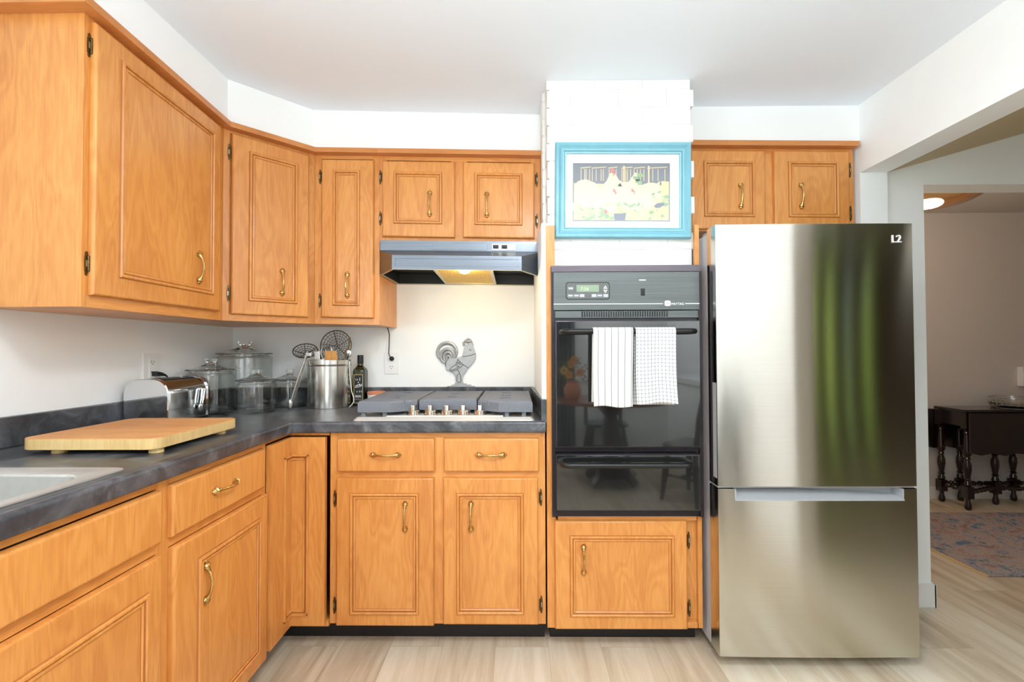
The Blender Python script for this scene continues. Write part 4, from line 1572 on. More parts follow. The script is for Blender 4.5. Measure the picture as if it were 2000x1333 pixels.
blob([(0, 0), (1, 0), (1, 1), (0, 1)], 5, 0)
blob([(0, 0.66), (1, 0.62), (1, 1), (0, 1)], 0, 1)
rn = random.Random(8)
for a, b in ((0.07, 0.18), (0.19, 0.34), (0.36, 0.46), (0.5, 0.62), (0.63, 0.75), (0.77, 0.98)):
    for k in range(4):
        x = a + (b - a) * (k + rn.random() * 0.5) / 4
        blob([(x, 0.7), (x + 0.007, 0.7), (x + 0.007, 0.92), (x, 0.9)], 6, 2)
    blob([(a, 0.92), (b, 0.94), (b, 0.955), (a, 0.935)], 6, 2)
for x in (0.52, 0.78):
    blob([(x, 0.66), (x + 0.016, 0.66), (x + 0.016, 0.97), (x, 0.97)], 6, 3)
blob([(0.92, 0.6), (1, 0.6), (1, 0.69), (0.92, 0.7)], 6, 3)
# hens: rounded bodies with raised tails and small heads
ell(0.16, 0.45, 0.16, 0.27, 1, 4, 22, 0.2, 0.06)
ell(0.40, 0.46, 0.125, 0.3, 1, 5, 22, -0.1, 0.05)
blob([(0.32, 0.6), (0.38, 0.83), (0.41, 0.86), (0.44, 0.82), (0.51, 0.6)], 1, 6)
ell(0.585, 0.44, 0.13, 0.26, 1, 6, 22, 0.15, 0.05)
blob([(0.55, 0.62), (0.645, 0.85), (0.66, 0.84), (0.675, 0.6)], 1, 7)
ell(0.76, 0.42, 0.15, 0.25, 1, 8, 22, -0.35, 0.05)
blob([(0.8, 0.55), (0.905, 0.7), (0.885, 0.45)], 1, 9)
for cx, cy, s in ((0.405, 0.875, 1.0), (0.425, 0.53, 0.8), (0.62, 0.53, 0.8), (0.335, 0.15, 0.9)):
    ell(cx, cy, 0.022 * s, 0.04 * s, 3, 10, 9, 0.3, 0.4)
    ell(cx + 0.02 * s, cy - 0.06 * s, 0.008 * s, 0.035 * s, 3, 10, 8, -0.4, 0.3)
for i in range(90):
    x = rn.uniform(0.28, 1.0) if i % 4 else rn.uniform(0.02, 0.3)
    y = rn.uniform(0.0, 0.3 if x < 0.8 else 0.55) * (0.7 if x < 0.3 else 1)
    ell(x, y, rn.uniform(0.008, 0.028), rn.uniform(0.015, 0.05), rn.choice([2, 2, 7, 5, 1]), 11 + i * 0.02, 8, rn.uniform(-1, 1), 0.3)
for x, y in ((0.68, 0.68), (0.7, 0.8), (0.66, 0.74)):
    ell(x, y, 0.03, 0.05, 2, 14, 10, 0.4, 0.3)
blob([(0.43, 0.0), (0.42, 0.12), (0.55, 0.12), (0.54, 0.0)], 4, 15)
blob([(0.84, 0.25), (0.87, 0.3), (0.94, 0.32), (0.95, 0.27), (0.9, 0.22), (0.86, 0.22)], 4, 15)
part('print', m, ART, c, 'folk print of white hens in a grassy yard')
m = M()
m.ring([[(x, YA - 0.05, z) for x, z in ((PX0 - .0, PZ0), (PX1, PZ0), (PX1, PZ1), (PX0, PZ1))], [(x, YA - 0.05, z) for x, z in ((PX0 - .14, PZ0 - .14), (PX1 + .14, PZ0 - .14), (PX1 + .14, PZ1 + .14), (PX0 - .14, PZ1 + .14))], [(x, YA + 0.03, z) for x, z in ((PX0 - .14, PZ0 - .14), (PX1 + .14, PZ0 - .14), (PX1 + .14, PZ1 + .14), (PX0 - .14, PZ1 + .14))], [(x, YA + 0.03, z) for x, z in ((PX0, PZ0), (PX1, PZ0), (PX1, PZ1), (PX0, PZ1))]])
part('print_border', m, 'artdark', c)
m = M(); m.box(FPX0 + 1.65, FPX1 - 1.65, Y0 - 0.62, Y0 - 0.58, FPZ0 + 1.65, FPZ1 - 1.65)
part('picture_glass', m, 'picglass', c)
c.rotation_euler = (0, math.radians(0.55), 0)

# ------------------------------------------------------------------ things on the counter
# chopping board on four feet
c = thing('chopping_board', (13.7, -41, CT), 'thick butcher block chopping board on round feet beside the sink', 'chopping board')
m = M()
bp = rrect(6.0, 21.2, -48.4, -33.0, 1.3, 5)
m.loft([lift(bp, CT + 0.55), lift([(13.6 + (p[0] - 13.6) * 1.004, -40.7 + (p[1] + 40.7) * 1.004) for p in bp], CT + 0.65), lift([(13.6 + (p[0] - 13.6) * 1.004, -40.7 + (p[1] + 40.7) * 1.004) for p in bp], CT + 1.72)], 1, True, False)
m.loft([lift([(13.6 + (p[0] - 13.6) * 1.004, -40.7 + (p[1] + 40.7) * 1.004) for p in bp], CT + 1.72), lift(bp, CT + 1.8)], 0, False, True)
part('board', m, ['board', 'boardside'], c)
for x, y in ((9.3, -47.0), (20.2, -46.9), (9.3, -35.6), (20.0, -35.4)):
    m = M(); m.lathe(x, y, [(0.72, CT + 0.01), (0.72, CT + 0.56)], 20)
    part('foot', m, 'boardside', c)

# toaster
c = thing('toaster', (4.5, -23.8, CT), 'chrome two-slice toaster in front of the glass jars', 'toaster')
TX0, TX1, TY0, TY1, TZ0, TZ1 = 1.05, 7.95, -29.0, -19.25, CT + 0.35, CT + 7.1


def tprof(ins, n=10):
    x0, x1, z0, z1 = TX0 + ins, TX1 - ins, TZ0, TZ1 - ins
    r = 2.3 - ins * 0.6
    out = [(x0, z0)]
    for i in range(n + 1):
        a = math.pi - math.pi / 2 * i / n
        out.append((x0 + r + r * math.cos(a), z1 - r + r * math.sin(a)))
    for i in range(n + 1):
        a = math.pi / 2 - math.pi / 2 * i / n
        out.append((x1 - r + r * math.cos(a), z1 - r + r * math.sin(a)))
    out.append((x1, z0))
    return out


m = M()
m.yprism(tprof(0.18), TY0 + 0.25, TY1 - 0.25)
part('toaster_body', m, 'chrome', c)
for y0, y1 in ((TY0, TY0 + 0.55), (TY1 - 0.55, TY1)):
    m = M()
    o_, i_ = tprof(0.0), tprof(0.5)
    ym = (y0 + y1) / 2
    if y0 == TY0:
        L = [[(p[0], y1, p[1]) for p in o_], [(p[0], y0 + 0.1, p[1]) for p in o_], [(p[0], y0, p[1]) for p in tprof(0.12)], [(p[0], y0 + 0.04, p[1]) for p in i_]]
    else:
        L = [[(p[0], y0, p[1]) for p in o_], [(p[0], y1 - 0.1, p[1]) for p in o_], [(p[0], y1, p[1]) for p in tprof(0.12)], [(p[0], y1 - 0.04, p[1]) for p in i_]]
    m.loft(L)
    part('end_panel', m, 'chrome', c, angle=25)
for x in (2.7, 5.1):
    m = M(); m.box(x, x + 1.15, TY0 + 1.6, TY1 - 1.6, TZ1 - 0.3, TZ1 - 0.12)
    part('bread_slot', m, 'black', c)
m = M(); m.box(TX0 + 0.1, TX1 + 0.25, TY0 + 0.4, TY1 - 0.15, CT + 0.12, TZ0 + 0.15, 0, 0.1)
part('base', m, 'black', c, 'black plastic base')
for x in (TX0 + 0.8, TX1 - 0.8):
    for y in (TY0 + 1.2, TY1 - 1.2):
        m = M(); m.lathe(x, y, [(0.3, CT + 0.005), (0.35, CT + 0.15)], 12)
        part('foot', m, 'black', c)
m = M()
m.tube([(TX1 + 0.0, -21.4, CT + 5.3), (TX1 + 0.25, -21.6, CT + 5.0), (TX1 + 0.3, -21.9, CT + 3.5), (TX1 + 0.25, -22.1, CT + 2.4)], [0.16, 0.2, 0.16, 0.14], 10)
m.tube([(TX1 + 0.0, -20.9, CT + 5.3), (TX1 + 0.25, -21.1, CT + 5.0), (TX1 + 0.3, -21.4, CT + 3.5), (TX1 + 0.25, -21.6, CT + 2.4)], [0.16, 0.2, 0.16, 0.14], 10)
m.sphere((TX1 + 0.25, -21.9, CT + 2.0), 0.72, sc=(0.35, 0.9, 1.1))
part('lever', m, 'chrome', c)
m = M()
m.tube([(0.5, -21.6, 43.7), (1.0, -21.3, 43.6), (1.6, -20.9, 43.45), (1.4, -20.3, 42.6), (0.95, -19.2, 40.4), (1.3, -18.95, 37.2), (2.6, -18.75, CT + 0.2), (4.2, -19.03, CT + 0.14), (6.4, -19.0, CT + 0.13), (8.7, -17.7, CT + 0.13), (10.0, -17.7, CT + 0.13), (10.2, -19.2, CT + 0.13), (8.0, -20.2, CT + 0.3)], 0.11, 8)
part('power_cord', m, 'black', c)
m = M(); m.hexa([(0.2, -22.6, 43.5), (0.2, -22.6, 44.3), (0.2, -21.3, 43.5), (0.2, -21.3, 44.3), (1.1, -22.3, 43.55), (1.1, -22.3, 44.2), (1.1, -20.9, 43.4), (1.1, -20.9, 44.0)], 0, 0.08)
m.tube([(0.9, -21.6, 43.8), (1.3, -21.0, 43.65), (1.5, -20.6, 43.3)], [0.3, 0.2, 0.12], 8)
part('plug', m, 'black', c)


def jar(x, y, r, h, label, k=1.0):
    """storage jar: heavy-based cylinder and a domed lid with a knob"""
    c = thing('glass_jar', (x, y, CT), label, 'jar', 'clear glass storage jars')
    z = CT + 0.01
    w = 0.17
    m = M()
    m.lathe(x, y, [(r * 0.3, z), (r - 0.35, z), (r - 0.05, z + 0.3), (r, z + 0.6), (r, z + h - 0.85), (r - 0.1, z + h - 0.55), (r * 0.9, z + h - 0.38), (r * 0.9, z + h), (r * 0.9 - w, z + h), (r * 0.9 - w, z + h - 0.45), (r - w, z + h - 0.95), (r - w, z + 0.85), (r - w - 0.35, z + 0.5), (r * 0.3, z + 0.45), (0.01, z + 0.45), (0.01, z)], 48, closed=True)
    part('jar_body', m, 'glassjar', c, angle=30)
    m = M()
    zl = z + h + 0.03
    d = 1.15 * k
    kn = r * 0.235
    m.lathe(x, y, [(0.01, zl - 0.3), (r * 0.84, zl - 0.3), (r * 0.86, zl), (r + 0.02, zl), (r + 0.1, zl + 0.1), (r + 0.02, zl + 0.24), (r * 0.8, zl + 0.36), (r * 0.5, zl + d * 0.62), (kn * 0.95, zl + d), (kn * 0.8, zl + d + 0.12 * k)] +
            [(kn * 0.85, zl + d + 0.3 * k), (kn * 1.02, zl + d + 0.42 * k), (kn * 1.08, zl + d + 0.8 * k), (kn * 0.98, zl + d + 1.0 * k), (0.01, zl + d + 1.05 * k), (0.01, zl + d + 0.5 * k), (kn * 0.5, zl + d * 0.8), (r * 0.5, zl + d * 0.36), (r * 0.78, zl + 0.05), (r * 0.78, zl - 0.15), (0.01, zl - 0.15)], 48, closed=True)
    part('jar_lid', m, 'glasslid', c, angle=30)
    return c


jar(12.55, -13.1, 3.4, 5.75, 'small empty glass jar nearest the camera, in front of the biggest jar')
jar(14.75, -4.95, 3.42, 5.35, 'small empty glass jar standing against the tin canister of utensils')
jar(5.15, -14.9, 3.85, 7.75, 'medium empty glass jar just behind the chrome toaster')
jar(6.1, -5.95, 5.0, 10.6, 'biggest glass jar standing in the corner of the counter', 1.25)

# tin canister full of utensils
CX, CY, CR = 23.1, -5.7, 4.12
c = thing('utensil_canister', (CX, CY, CT), 'round tin canister full of cooking utensils beside the oil bottle', 'canister')
m = M()
z = CT + 0.01
m.lathe(CX, CY, [(0.01, z), (CR - 0.05, z), (CR, z + 0.15), (CR, z + 8.25), (CR + 0.14, z + 8.35), (CR + 0.16, z + 8.5), (CR + 0.02, z + 8.6), (CR + 0.02, z + 9.45), (CR - 0.08, z + 9.45), (CR - 0.1, z + 0.25), (0.01, z + 0.25)], 56, closed=True)
part('canister_body', m, 'tin', c, angle=30)


def strainer(name, cx, cy, cz, r, tilt, label, handle_to, rings=6, spokes=24, depth=0.25, yaw=0.0, grip=-math.pi / 2):
    c = thing(name, handle_to, label, 'strainer')
    mt = Matrix.Translation((cx, cy, cz)) @ Matrix.Rotation(yaw, 4, 'Z') @ Matrix.Rotation(tilt, 4, 'X')
    m = M()

    def P(q, a):
        return tuple(mt @ Vector((r * q * math.cos(a), r * q * math.sin(a), -depth * r * (1 - q * q))))
    for k in range(1, rings + 1):
        q = k / rings
        m.tube([P(q, 2 * math.pi * i / 40) for i in range(40)], 0.10 if k == rings else 0.045, 6, closed=True)
    for k in range(spokes):
        a = 2 * math.pi * k / spokes
        m.tube([P(q / 8, a) for q in range(1 if k % 2 == 0 else 3, 9)], 0.035, 5)
    for k in range(5):
        a = 2 * math.pi * k / 5 + 0.5
        m.tube([P(q / 8, a) for q in range(0, 9)], 0.07, 5)
    part('wire_basket', m, 'wire', c)
    m = M()
    e = P(1.0, grip)
    m.tube([e, ((e[0] * 2 + handle_to[0]) / 3, (e[1] * 2 + handle_to[1]) / 3, (e[2] * 2 + handle_to[2]) / 3), handle_to], 0.14, 8)
    part('handle', m, 'wire', c)


strainer('spider_strainer', 23.4, -3.2, 48.6, 3.2, math.radians(82), 'large round wire spider strainer standing at the back of the canister', (23.3, -3.6, CT + 0.6))
strainer('wire_skimmer', 18.1, -5.5, 47.6, 2.3, math.radians(38), 'small wire skimmer tilted out over the left side of the canister', (24.6, -4.2, CT + 0.7), 5, 18, 0.32, 0.3, 0.2)

c = thing('whisk', (23.5, -6.0, CT + 0.6), 'steel balloon whisk in the middle of the canister', 'whisk')
m = M()
tp = Vector((22.6, -6.2, 48.3))
bt = Vector((23.4, -6.0, 44.4))
ax = (tp - bt).normalized()
sx = ax.orthogonal().normalized()
sy = ax.cross(sx)
for k in range(6):
    a = math.pi * k / 6
    d = sx * math.cos(a) + sy * math.sin(a)
    pts = []
    for i in range(25):
        t = -1 + 2 * i / 24
        s = abs(t)
        pts.append(tuple(bt + ax * ((tp - bt).length * (1 - s ** 2.4)) + d * (1.15 * math.sin(math.pi * min(1, (1 - s) ** 0.8)) ** 0.8 * (1 if t > 0 else -1) * (1 if s > 0 else 0))))
    m.tube(pts, 0.055, 6)
part('whisk_wires', m, 'utensil', c)
m = M(); m.tube([tuple(bt + ax * 0.2), (23.7, -5.8, CT + 0.6)], 0.28, 10)
part('handle', m, 'utensil', c)

c = thing('wooden_spatula', (24.9, -7.6, CT + 0.5), 'wide pale wooden spatula at the front of the canister', 'spatula')
m = M(); m.hexa([(23.35, -8.3, 44.2), (23.2, -8.5, 47.55), (23.35, -7.9, 44.2), (23.2, -8.2, 47.55), (25.75, -8.3, 44.2), (25.6, -8.5, 47.6), (25.75, -7.9, 44.2), (25.6, -8.2, 47.6)], 0, 0.12)
part('blade', m, 'spatula', c)
m = M(); m.tube([(24.5, -8.1, 44.3), (24.9, -7.2, CT + 0.5)], 0.32, 10)
part('handle', m, 'spatula', c)

c = thing('palette_knife', (25.6, -5.0, CT + 0.5), 'long dark narrow spatula leaning right in the canister', 'spatula')
m = M(); m.hexa([(25.75, -5.1, 43.5), (26.85, -5.0, 50.3), (25.75, -4.85, 43.5), (26.85, -4.85, 50.3), (26.35, -5.1, 43.5), (27.1, -5.0, 50.35), (26.35, -4.85, 43.5), (27.1, -4.85, 50.35)], 0, 0.05)
part('blade', m, 'hinge', c)
m = M(); m.tube([(26.05, -4.97, 44), (25.6, -5.0, CT + 0.5)], 0.22, 8)
part('handle', m, 'hinge', c)

c = thing('peeler', (22.0, -7.0, CT + 0.5), 'dark flat steel utensil handle at the left front of the canister', 'utensil')
m = M(); m.hexa([(20.75, -7.2, 43.5), (20.5, -7.3, 47.5), (20.75, -6.8, 43.5), (20.5, -6.9, 47.5), (22.0, -7.2, 43.5), (21.75, -7.3, 47.6), (22.0, -6.8, 43.5), (21.75, -6.9, 47.6)], 0, 0.15)
m.tube([(21.4, -7.0, 44), (22.0, -7.0, CT + 0.5)], 0.25, 8)
tag(c, 'dark flat steel utensil handle at the left front of the canister', 'utensil')
part('handle', m, 'utensil', c)

c = thing('fork', (25.4, -7.0, CT + 0.5), 'steel serving fork at the right edge of the canister', 'fork')
m = M()
for k in range(4):
    o_ = (k - 1.5) * 0.3
    m.tube([(26.3 + o_ * 0.5, -7.0 + o_, 44.6), (26.7 + o_ * 0.5, -7.1 + o_, 46.0), (27.3 + o_ * 0.4, -7.3 + o_, 47.1)], 0.07, 6)
m.tube([(26.3, -7.45, 44.65), (26.25, -7.0, 44.5), (26.3, -6.55, 44.65)], 0.09, 6)
part('tines', m, 'utensil', c)
m = M(); m.tube([(26.25, -7.0, 44.5), (25.4, -7.0, CT + 0.5)], 0.13, 8)
part('handle', m, 'utensil', c)

c = thing('slotted_spoon', (24.2, -4.6, CT + 0.5), 'steel spoon with its bowl up at the right back of the canister', 'spoon')
m = M(); m.sphere((26.9, -5.9, 47.0), 0.8, sc=(0.9, 0.25, 1.1))
part('bowl', m, 'utensil', c)
m = M(); m.tube([(26.6, -5.9, 46.3), (25.0, -5.0, CT + 0.5)], 0.12, 8)
part('handle', m, 'utensil', c)

c = thing('measuring_scoop', (22.6, -8.0, CT + 0.5), 'small white scoop handle low at the front of the canister', 'scoop')
m = M(); m.hexa([(21.9, -8.8, 45.3), (21.9, -8.8, 45.75), (21.9, -8.5, 45.3), (21.9, -8.5, 45.75), (23.3, -8.8, 45.6), (23.3, -8.8, 46.1), (23.3, -8.5, 45.6), (23.3, -8.5, 46.1)], 0, 0.08)
m.tube([(22.6, -8.6, 45.6), (22.8, -7.6, 42), (22.6, -7.6, CT + 0.5)], 0.15, 8)
part('handle', m, 'pot', c)

# tongs leaning outside the canister
c = thing('kitchen_tongs', (17.6, -9.6, CT), 'steel kitchen tongs leaning against the left side of the canister', 'tongs')
for s, nm in ((-1, 'arm'), (1, 'arm')):
    m = M()
    a0 = Vector((19.6, -8.0, 46.9))
    a1 = Vector((17.55 + 0.0, -9.7 + s * 0.18, CT + 1.7))
    pts = [tuple(a0 + Vector((0, s * 0.12, 0))), tuple(a0.lerp(a1, 0.5) + Vector((0, s * 0.32, 0))), tuple(a1)]
    m.tube(pts, [0.2, 0.26, 0.2], 8, flat=0.5)
    m.sphere((17.2, -9.85 + s * 0.2, CT + 1.0), 0.9, sc=(0.42, 0.22, 1.1))
    part('arm', m, 'utensil', c)
m = M(); m.lathe(0, 0, [(0.32, -0.35), (0.32, 0.35)], 14, mat=Matrix.Translation((19.75, -8.0, 47.0)) @ Matrix.Rotation(math.pi / 2, 4, 'X'))
m.box(19.5, 20.5, -8.3, -7.7, 46.4, 47.3, 0, 0.15)
part('pivot', m, 'utensil', c)

c = thing('steel_hook', (27.6, -7.4, CT), 'thin pale hooked steel skewer leaning in front of the oil bottle', 'skewer')
m = M()
m.tube([(27.35, -6.2, 45.5), (27.6, -6.7, 42.5), (28.05, -7.0, 39.6), (28.5, -7.1, 38.3), (28.55, -7.15, 37.5), (28.2, -7.2, 36.9), (27.7, -7.2, CT + 0.1)], 0.1, 8)
part('shaft', m, 'socket', c)

# oil bottle
c = thing('oil_bottle', (28.45, -3.0, CT), 'square dark green oil bottle with a black label beside the canister', 'bottle')
BX, BY = 28.45, -3.0
m = M()


def sq(h, r, z):
    return lift(rrect(BX - h, BX + h, BY - h, BY + h, r, 4), z)


z = CT + 0.01
m.loft([sq(1.1, 0.25, z), sq(1.22, 0.25, z + 0.12), sq(1.22, 0.25, z + 7.0), sq(1.12, 0.4, z + 7.45), sq(0.75, 0.6, z + 7.95), sq(0.56, 0.5, z + 8.3), sq(0.52, 0.5, z + 9.0)])
bo = part('bottle_body', m, 'bottle', c, angle=40)
m = M(); m.lathe(BX, BY, [(0.6, z + 8.55), (0.62, z + 8.6), (0.62, z + 10.25), (0.55, z + 10.35), (0, z + 10.35)], 24)
part('bottle_cap', m, 'black', c)
m = M()
yl = BY - 1.235
m.box(BX - 0.95, BX + 0.95, yl - 0.012, yl, z + 0.55, z + 6.4, 0)
lb_ = part('bottle_label', m, 'label', c, 'black label with a gold border')
m = M()
for x0, x1, z0, z1 in ((-0.95, -0.85, 0.55, 6.4), (0.85, 0.95, 0.55, 6.4), (-0.95, 0.95, 0.55, 0.65), (-0.95, 0.95, 6.3, 6.4), (-0.8, 0.8, 1.3, 1.36)):
    m.box(BX + x0, BX + x1, yl - 0.02, yl - 0.008, z + z0, z + z1)
part('label_border', m, 'gold', lb_)
m = M()
w_ = yl - 0.03
for x, zz, h in ((-0.55, 5.2, 0.3), (-0.2, 5.15, 0.36), (0.25, 5.1, 0.65), (-0.3, 2.75, 0.3), (0.2, 2.75, 0.34), (0.55, 2.75, 0.34)):
    m.box(BX + x, BX + x + 0.1, w_, w_ + 0.02, z + zz, z + zz + h)
pts = []
for i in range(60):
    t = i / 59
    pts.append((BX - 0.6 + 1.25 * t + 0.1 * math.sin(t * 22), w_, z + 3.95 + 0.4 * t + 0.2 * math.sin(t * 26)))
m.tube(pts, 0.045, 5)
m.tube([(BX - 0.7, w_, z + 3.75), (BX + 0.2, w_, z + 3.85), (BX + 0.75, w_, z + 4.1)], 0.04, 5)
m.sphere((BX, w_, z + 4.75), 0.12)
rr = random.Random(5)
for zz in (1.72, 1.9, 2.05):
    x = -0.62
    while x < 0.62:
        m.box(BX + x, BX + x + 0.09, w_, w_ + 0.02, z + zz, z + zz + 0.1)
        x += 0.13 if rr.random() > 0.2 else 0.24
part('label_lettering', m, 'ink', lb_)

# small pot behind the cooktop corner
c = thing('small_pot', (31.9, -3.2, CT), 'small white pot with an orange-brown rim between the bottle and cooktop', 'pot')
m = M()
m.lathe(31.9, -3.2, [(0.01, CT + 0.01), (1.4, CT + 0.01), (1.7, CT + 0.4), (1.85, CT + 2.3), (1.7, CT + 2.3), (1.55, CT + 0.6), (0.01, CT + 0.5)], 32, closed=True)
part('pot_body', m, 'pot', c)
m = M()
m.lathe(31.9, -3.2, [(1.55, CT + 2.3), (1.9, CT + 2.3), (1.9, CT + 2.75), (1.8, CT + 2.85), (1.4, CT + 2.85), (1.3, CT + 2.5)], 32, closed=True)
part('pot_rim', m, 'terra', c, 'orange-brown rim')

# ------------------------------------------------------------------ cast metal rooster on the backsplash ledge
RS = 8.43 / 78


def rk(p, y):
    u, v = 820 + p[0] / 11.1, 650 + p[1] / 11.1
    return (43.62 + (u - 850) * RS, y, 39.86 + (756.8 - v) * RS)


c = thing('rooster_figurine', (48.3, -0.45, 39.83), 'cast pewter rooster standing on the backsplash ledge behind the cooktop', 'figurine')
body = [(600, 580), (660, 555), (815, 555), (915, 525), (925, 460), (945, 380), (975, 300), (1000, 255), (1060, 235), (1120, 245), (1150, 300), (1190, 400), (1210, 500), (1195, 590), (1130, 690), (1045, 775), (1000, 850), (935, 925), (915, 990), (925, 1085), (950, 1130), (770, 1130), (780, 1070), (768, 965), (728, 872), (660, 855), (640, 822), (575, 815), (552, 745), (550, 690), (545, 630)]
m = M()
m.prism(body, lambda p: rk(p, -0.62), lambda p: rk(p, -0.28), 0, 0.06)


def arc_band(pts, w):
    m.tube([rk(p, -0.45) for p in pts], [q * RS / 11.1 for q in w], 10, flat=1.0, up=(0, 1, 0))


def arc(cx, cy, rx, ry, a0, a1, n=20):
    return [(cx + rx * math.cos(math.radians(a0 + (a1 - a0) * i / n)), cy - ry * math.sin(math.radians(a0 + (a1 - a0) * i / n))) for i in range(n + 1)]


arc_band(arc(585, 430, 208, 205, -42, 232, 28), [26 + 14 * math.sin(math.pi * i / 28) for i in range(29)])
arc_band(arc(590, 520, 145, 155, -20, 250, 24), [24 + 14 * math.sin(math.pi * i / 24) for i in range(25)])
arc_band(arc(600, 545, 88, 110, -10, 230, 20), [26 + 8 * math.sin(math.pi * i / 20) for i in range(21)])
arc_band(arc(610, 575, 36, 60, 0, 220, 14), [26] * 15)
# comb, beak, wattle
for x, y, r in ((940, 230, 26), (948, 268, 24), (975, 190, 26), (1010, 165, 27), (1050, 148, 28), (1092, 172, 26), (1120, 210, 24), (1118, 262, 26), (1100, 240, 22), (1030, 200, 34), (1070, 200, 34)):
    m.sphere(rk((x, y), -0.45), r * RS / 11.1, sc=(1, 0.8, 1))
m.prism([(1120, 235), (1175, 262), (1120, 285)], lambda p: rk(p, -0.52), lambda p: rk(p, -0.38))
part('rooster_body', m, 'pewter', c)
m = M()
for pl_ in ([(915, 528), (1020, 520), (1120, 500), (1203, 465)], [(810, 585), (860, 640), (940, 705), (1045, 772)], [(600, 585), (560, 650), (552, 745)], [(640, 815), (700, 750), (770, 712), (830, 590)], [(660, 850), (760, 835), (880, 760), (940, 705)], [(650, 825), (740, 810), (860, 735)], [(765, 712), (850, 752)], [(800, 690), (880, 690), (905, 705)], [(805, 660), (870, 655)], [(805, 820), (850, 870), (880, 960), (888, 1080)], [(850, 905), (805, 930), (800, 1060), (830, 1095), (885, 1080)], [(1070, 360), (1090, 405), (1115, 385)]):
    m.tube([rk(p, -0.625) for p in pl_], 0.06, 6)
m.sphere(rk((1060, 275), -0.62), 0.08)
part('engraved_lines', m, 'groove', c)
m = M()
m.box(46.1, 51.9, -0.8, -0.06, 39.83, 40.02, 0, 0.04); m.box(47.0, 51.1, -0.75, -0.1, 40.0, 40.3, 0, 0.05); m.box(47.6, 50.2, -0.7, -0.15, 40.28, 40.55, 0, 0.05)
part('base', m, 'pewter', c)

# ------------------------------------------------------------------ outlets and the cord from under the cabinet
c = thing('wall_outlet', (0, -22.3, 42.7), 'white double outlet on the left wall behind the toaster', 'outlet', 'white wall outlets')
m = M(); m.box(0.0, 0.22, -24.1, -20.6, 42.6, 47.25, 0, 0.08)
part('cover_plate', m, 'outlet', c)
m = M(); m.box(0.2, 0.32, -23.05, -21.65, 43.2, 46.6, 0, 0.06)
rc = part('receptacle', m, 'outlet', c)
m = M()
for zz in (45.7, 44.0):
    m.box(0.3, 0.34, -22.65, -22.57, zz, zz + 0.35); m.box(0.3, 0.34, -22.13, -22.05, zz, zz + 0.3); m.box(0.3, 0.34, -22.42, -22.26, zz - 0.3, zz - 0.15)
part('slots', m, 'slot', rc)
c = thing('wall_outlet', (34.15, 0, 42.6), 'white double outlet on the back wall right of the oil bottle', 'outlet', 'white wall outlets')
m = M(); m.box(32.65, 35.65, -0.22, 0.0, 42.55, 47.2, 0, 0.08)
part('cover_plate', m, 'outlet', c)
for zz in (45.75, 44.0):
    m = M(); m.yprism(rrect(33.45, 34.85, zz - 0.7, zz + 0.7, 0.5), -0.3, -0.2)
    rc = part('receptacle', m, 'outlet', c)
    m = M(); m.box(33.85, 33.93, -0.32, -0.29, zz, zz + 0.35); m.box(34.37, 34.45, -0.32, -0.29, zz, zz + 0.3); m.box(34.07, 34.23, -0.32, -0.29, zz - 0.35, zz - 0.2)
    part('slots', m, 'slot', rc)
c = thing('power_cord', (34.3, -0.8, 45.8), 'black cord hanging from the narrow wall cabinet into the back wall outlet', 'cord')
m = M()
m.tube([(33.5, -1.6, 52.6), (33.75, -1.2, 51.9), (33.85, -0.8, 51.0), (33.75, -0.6, 48.5), (33.7, -0.7, 46.9), (34.0, -0.85, 46.3), (34.3, -0.8, 45.95)], 0.1, 8)
part('cord', m, 'black', c)
m = M(); m.lathe(0, 0, [(0.4, 0.0), (0.5, 0.1), (0.45, 0.5), (0.2, 0.7)], 16, mat=Matrix.Translation((34.3, -0.33, 45.85)) @ Matrix.Rotation(math.pi / 2, 4, 'X'))
part('plug', m, 'black', c)

# ------------------------------------------------------------------ far room through the doorway
m = M(); m.box(158.6, 246, -0.4, 37.2, 0.0, 0.35, 0, 0.1)
m.box(158.3, 158.65, -0.5, 37.3, 0.0, 0.36, 1)
solo('area_rug', m, ['rug', 'boardside'], (200, 18, 0), 'faded blue and rose patterned rug on the floor beyond the doorway', 'rug')

c = thing('gateleg_table', (213, 44, 0), 'dark mahogany gateleg table with turned legs against the far wall', 'table')
m = M(); m.zprism([(191.9, 39.0), (240, 39.0), (240, 49.0), (191.9, 49.0)], 28.7, 29.55, 0, 0.15)
part('tabletop', m, 'darkx', c)
m = M()
edge = [(193.0, 17.0), (196, 16.3), (199, 16.9), (203, 16.2), (206, 16.9), (212, 16.4), (225, 16.4), (232, 16.9), (238.5, 16.6), (238.5, 28.6), (193.0, 28.6)]
m.yprism(edge, 38.35, 39.0, 0, 0.06)
part('drop_leaf', m, 'darkx', c)
m = M(); m.yprism([(p[0] - 4, p[1]) for p in edge], 49.05, 49.7, 0, 0.06)
part('drop_leaf', m, 'darkx', c)
m = M(); m.box(193.2, 193.9, 40.2, 48.2, 24.4, 28.7); m.box(193.9, 238, 40.2, 40.8, 24.4, 28.7); m.box(193.9, 238, 47.6, 48.2, 24.4, 28.7)
part('apron', m, 'dark', c)


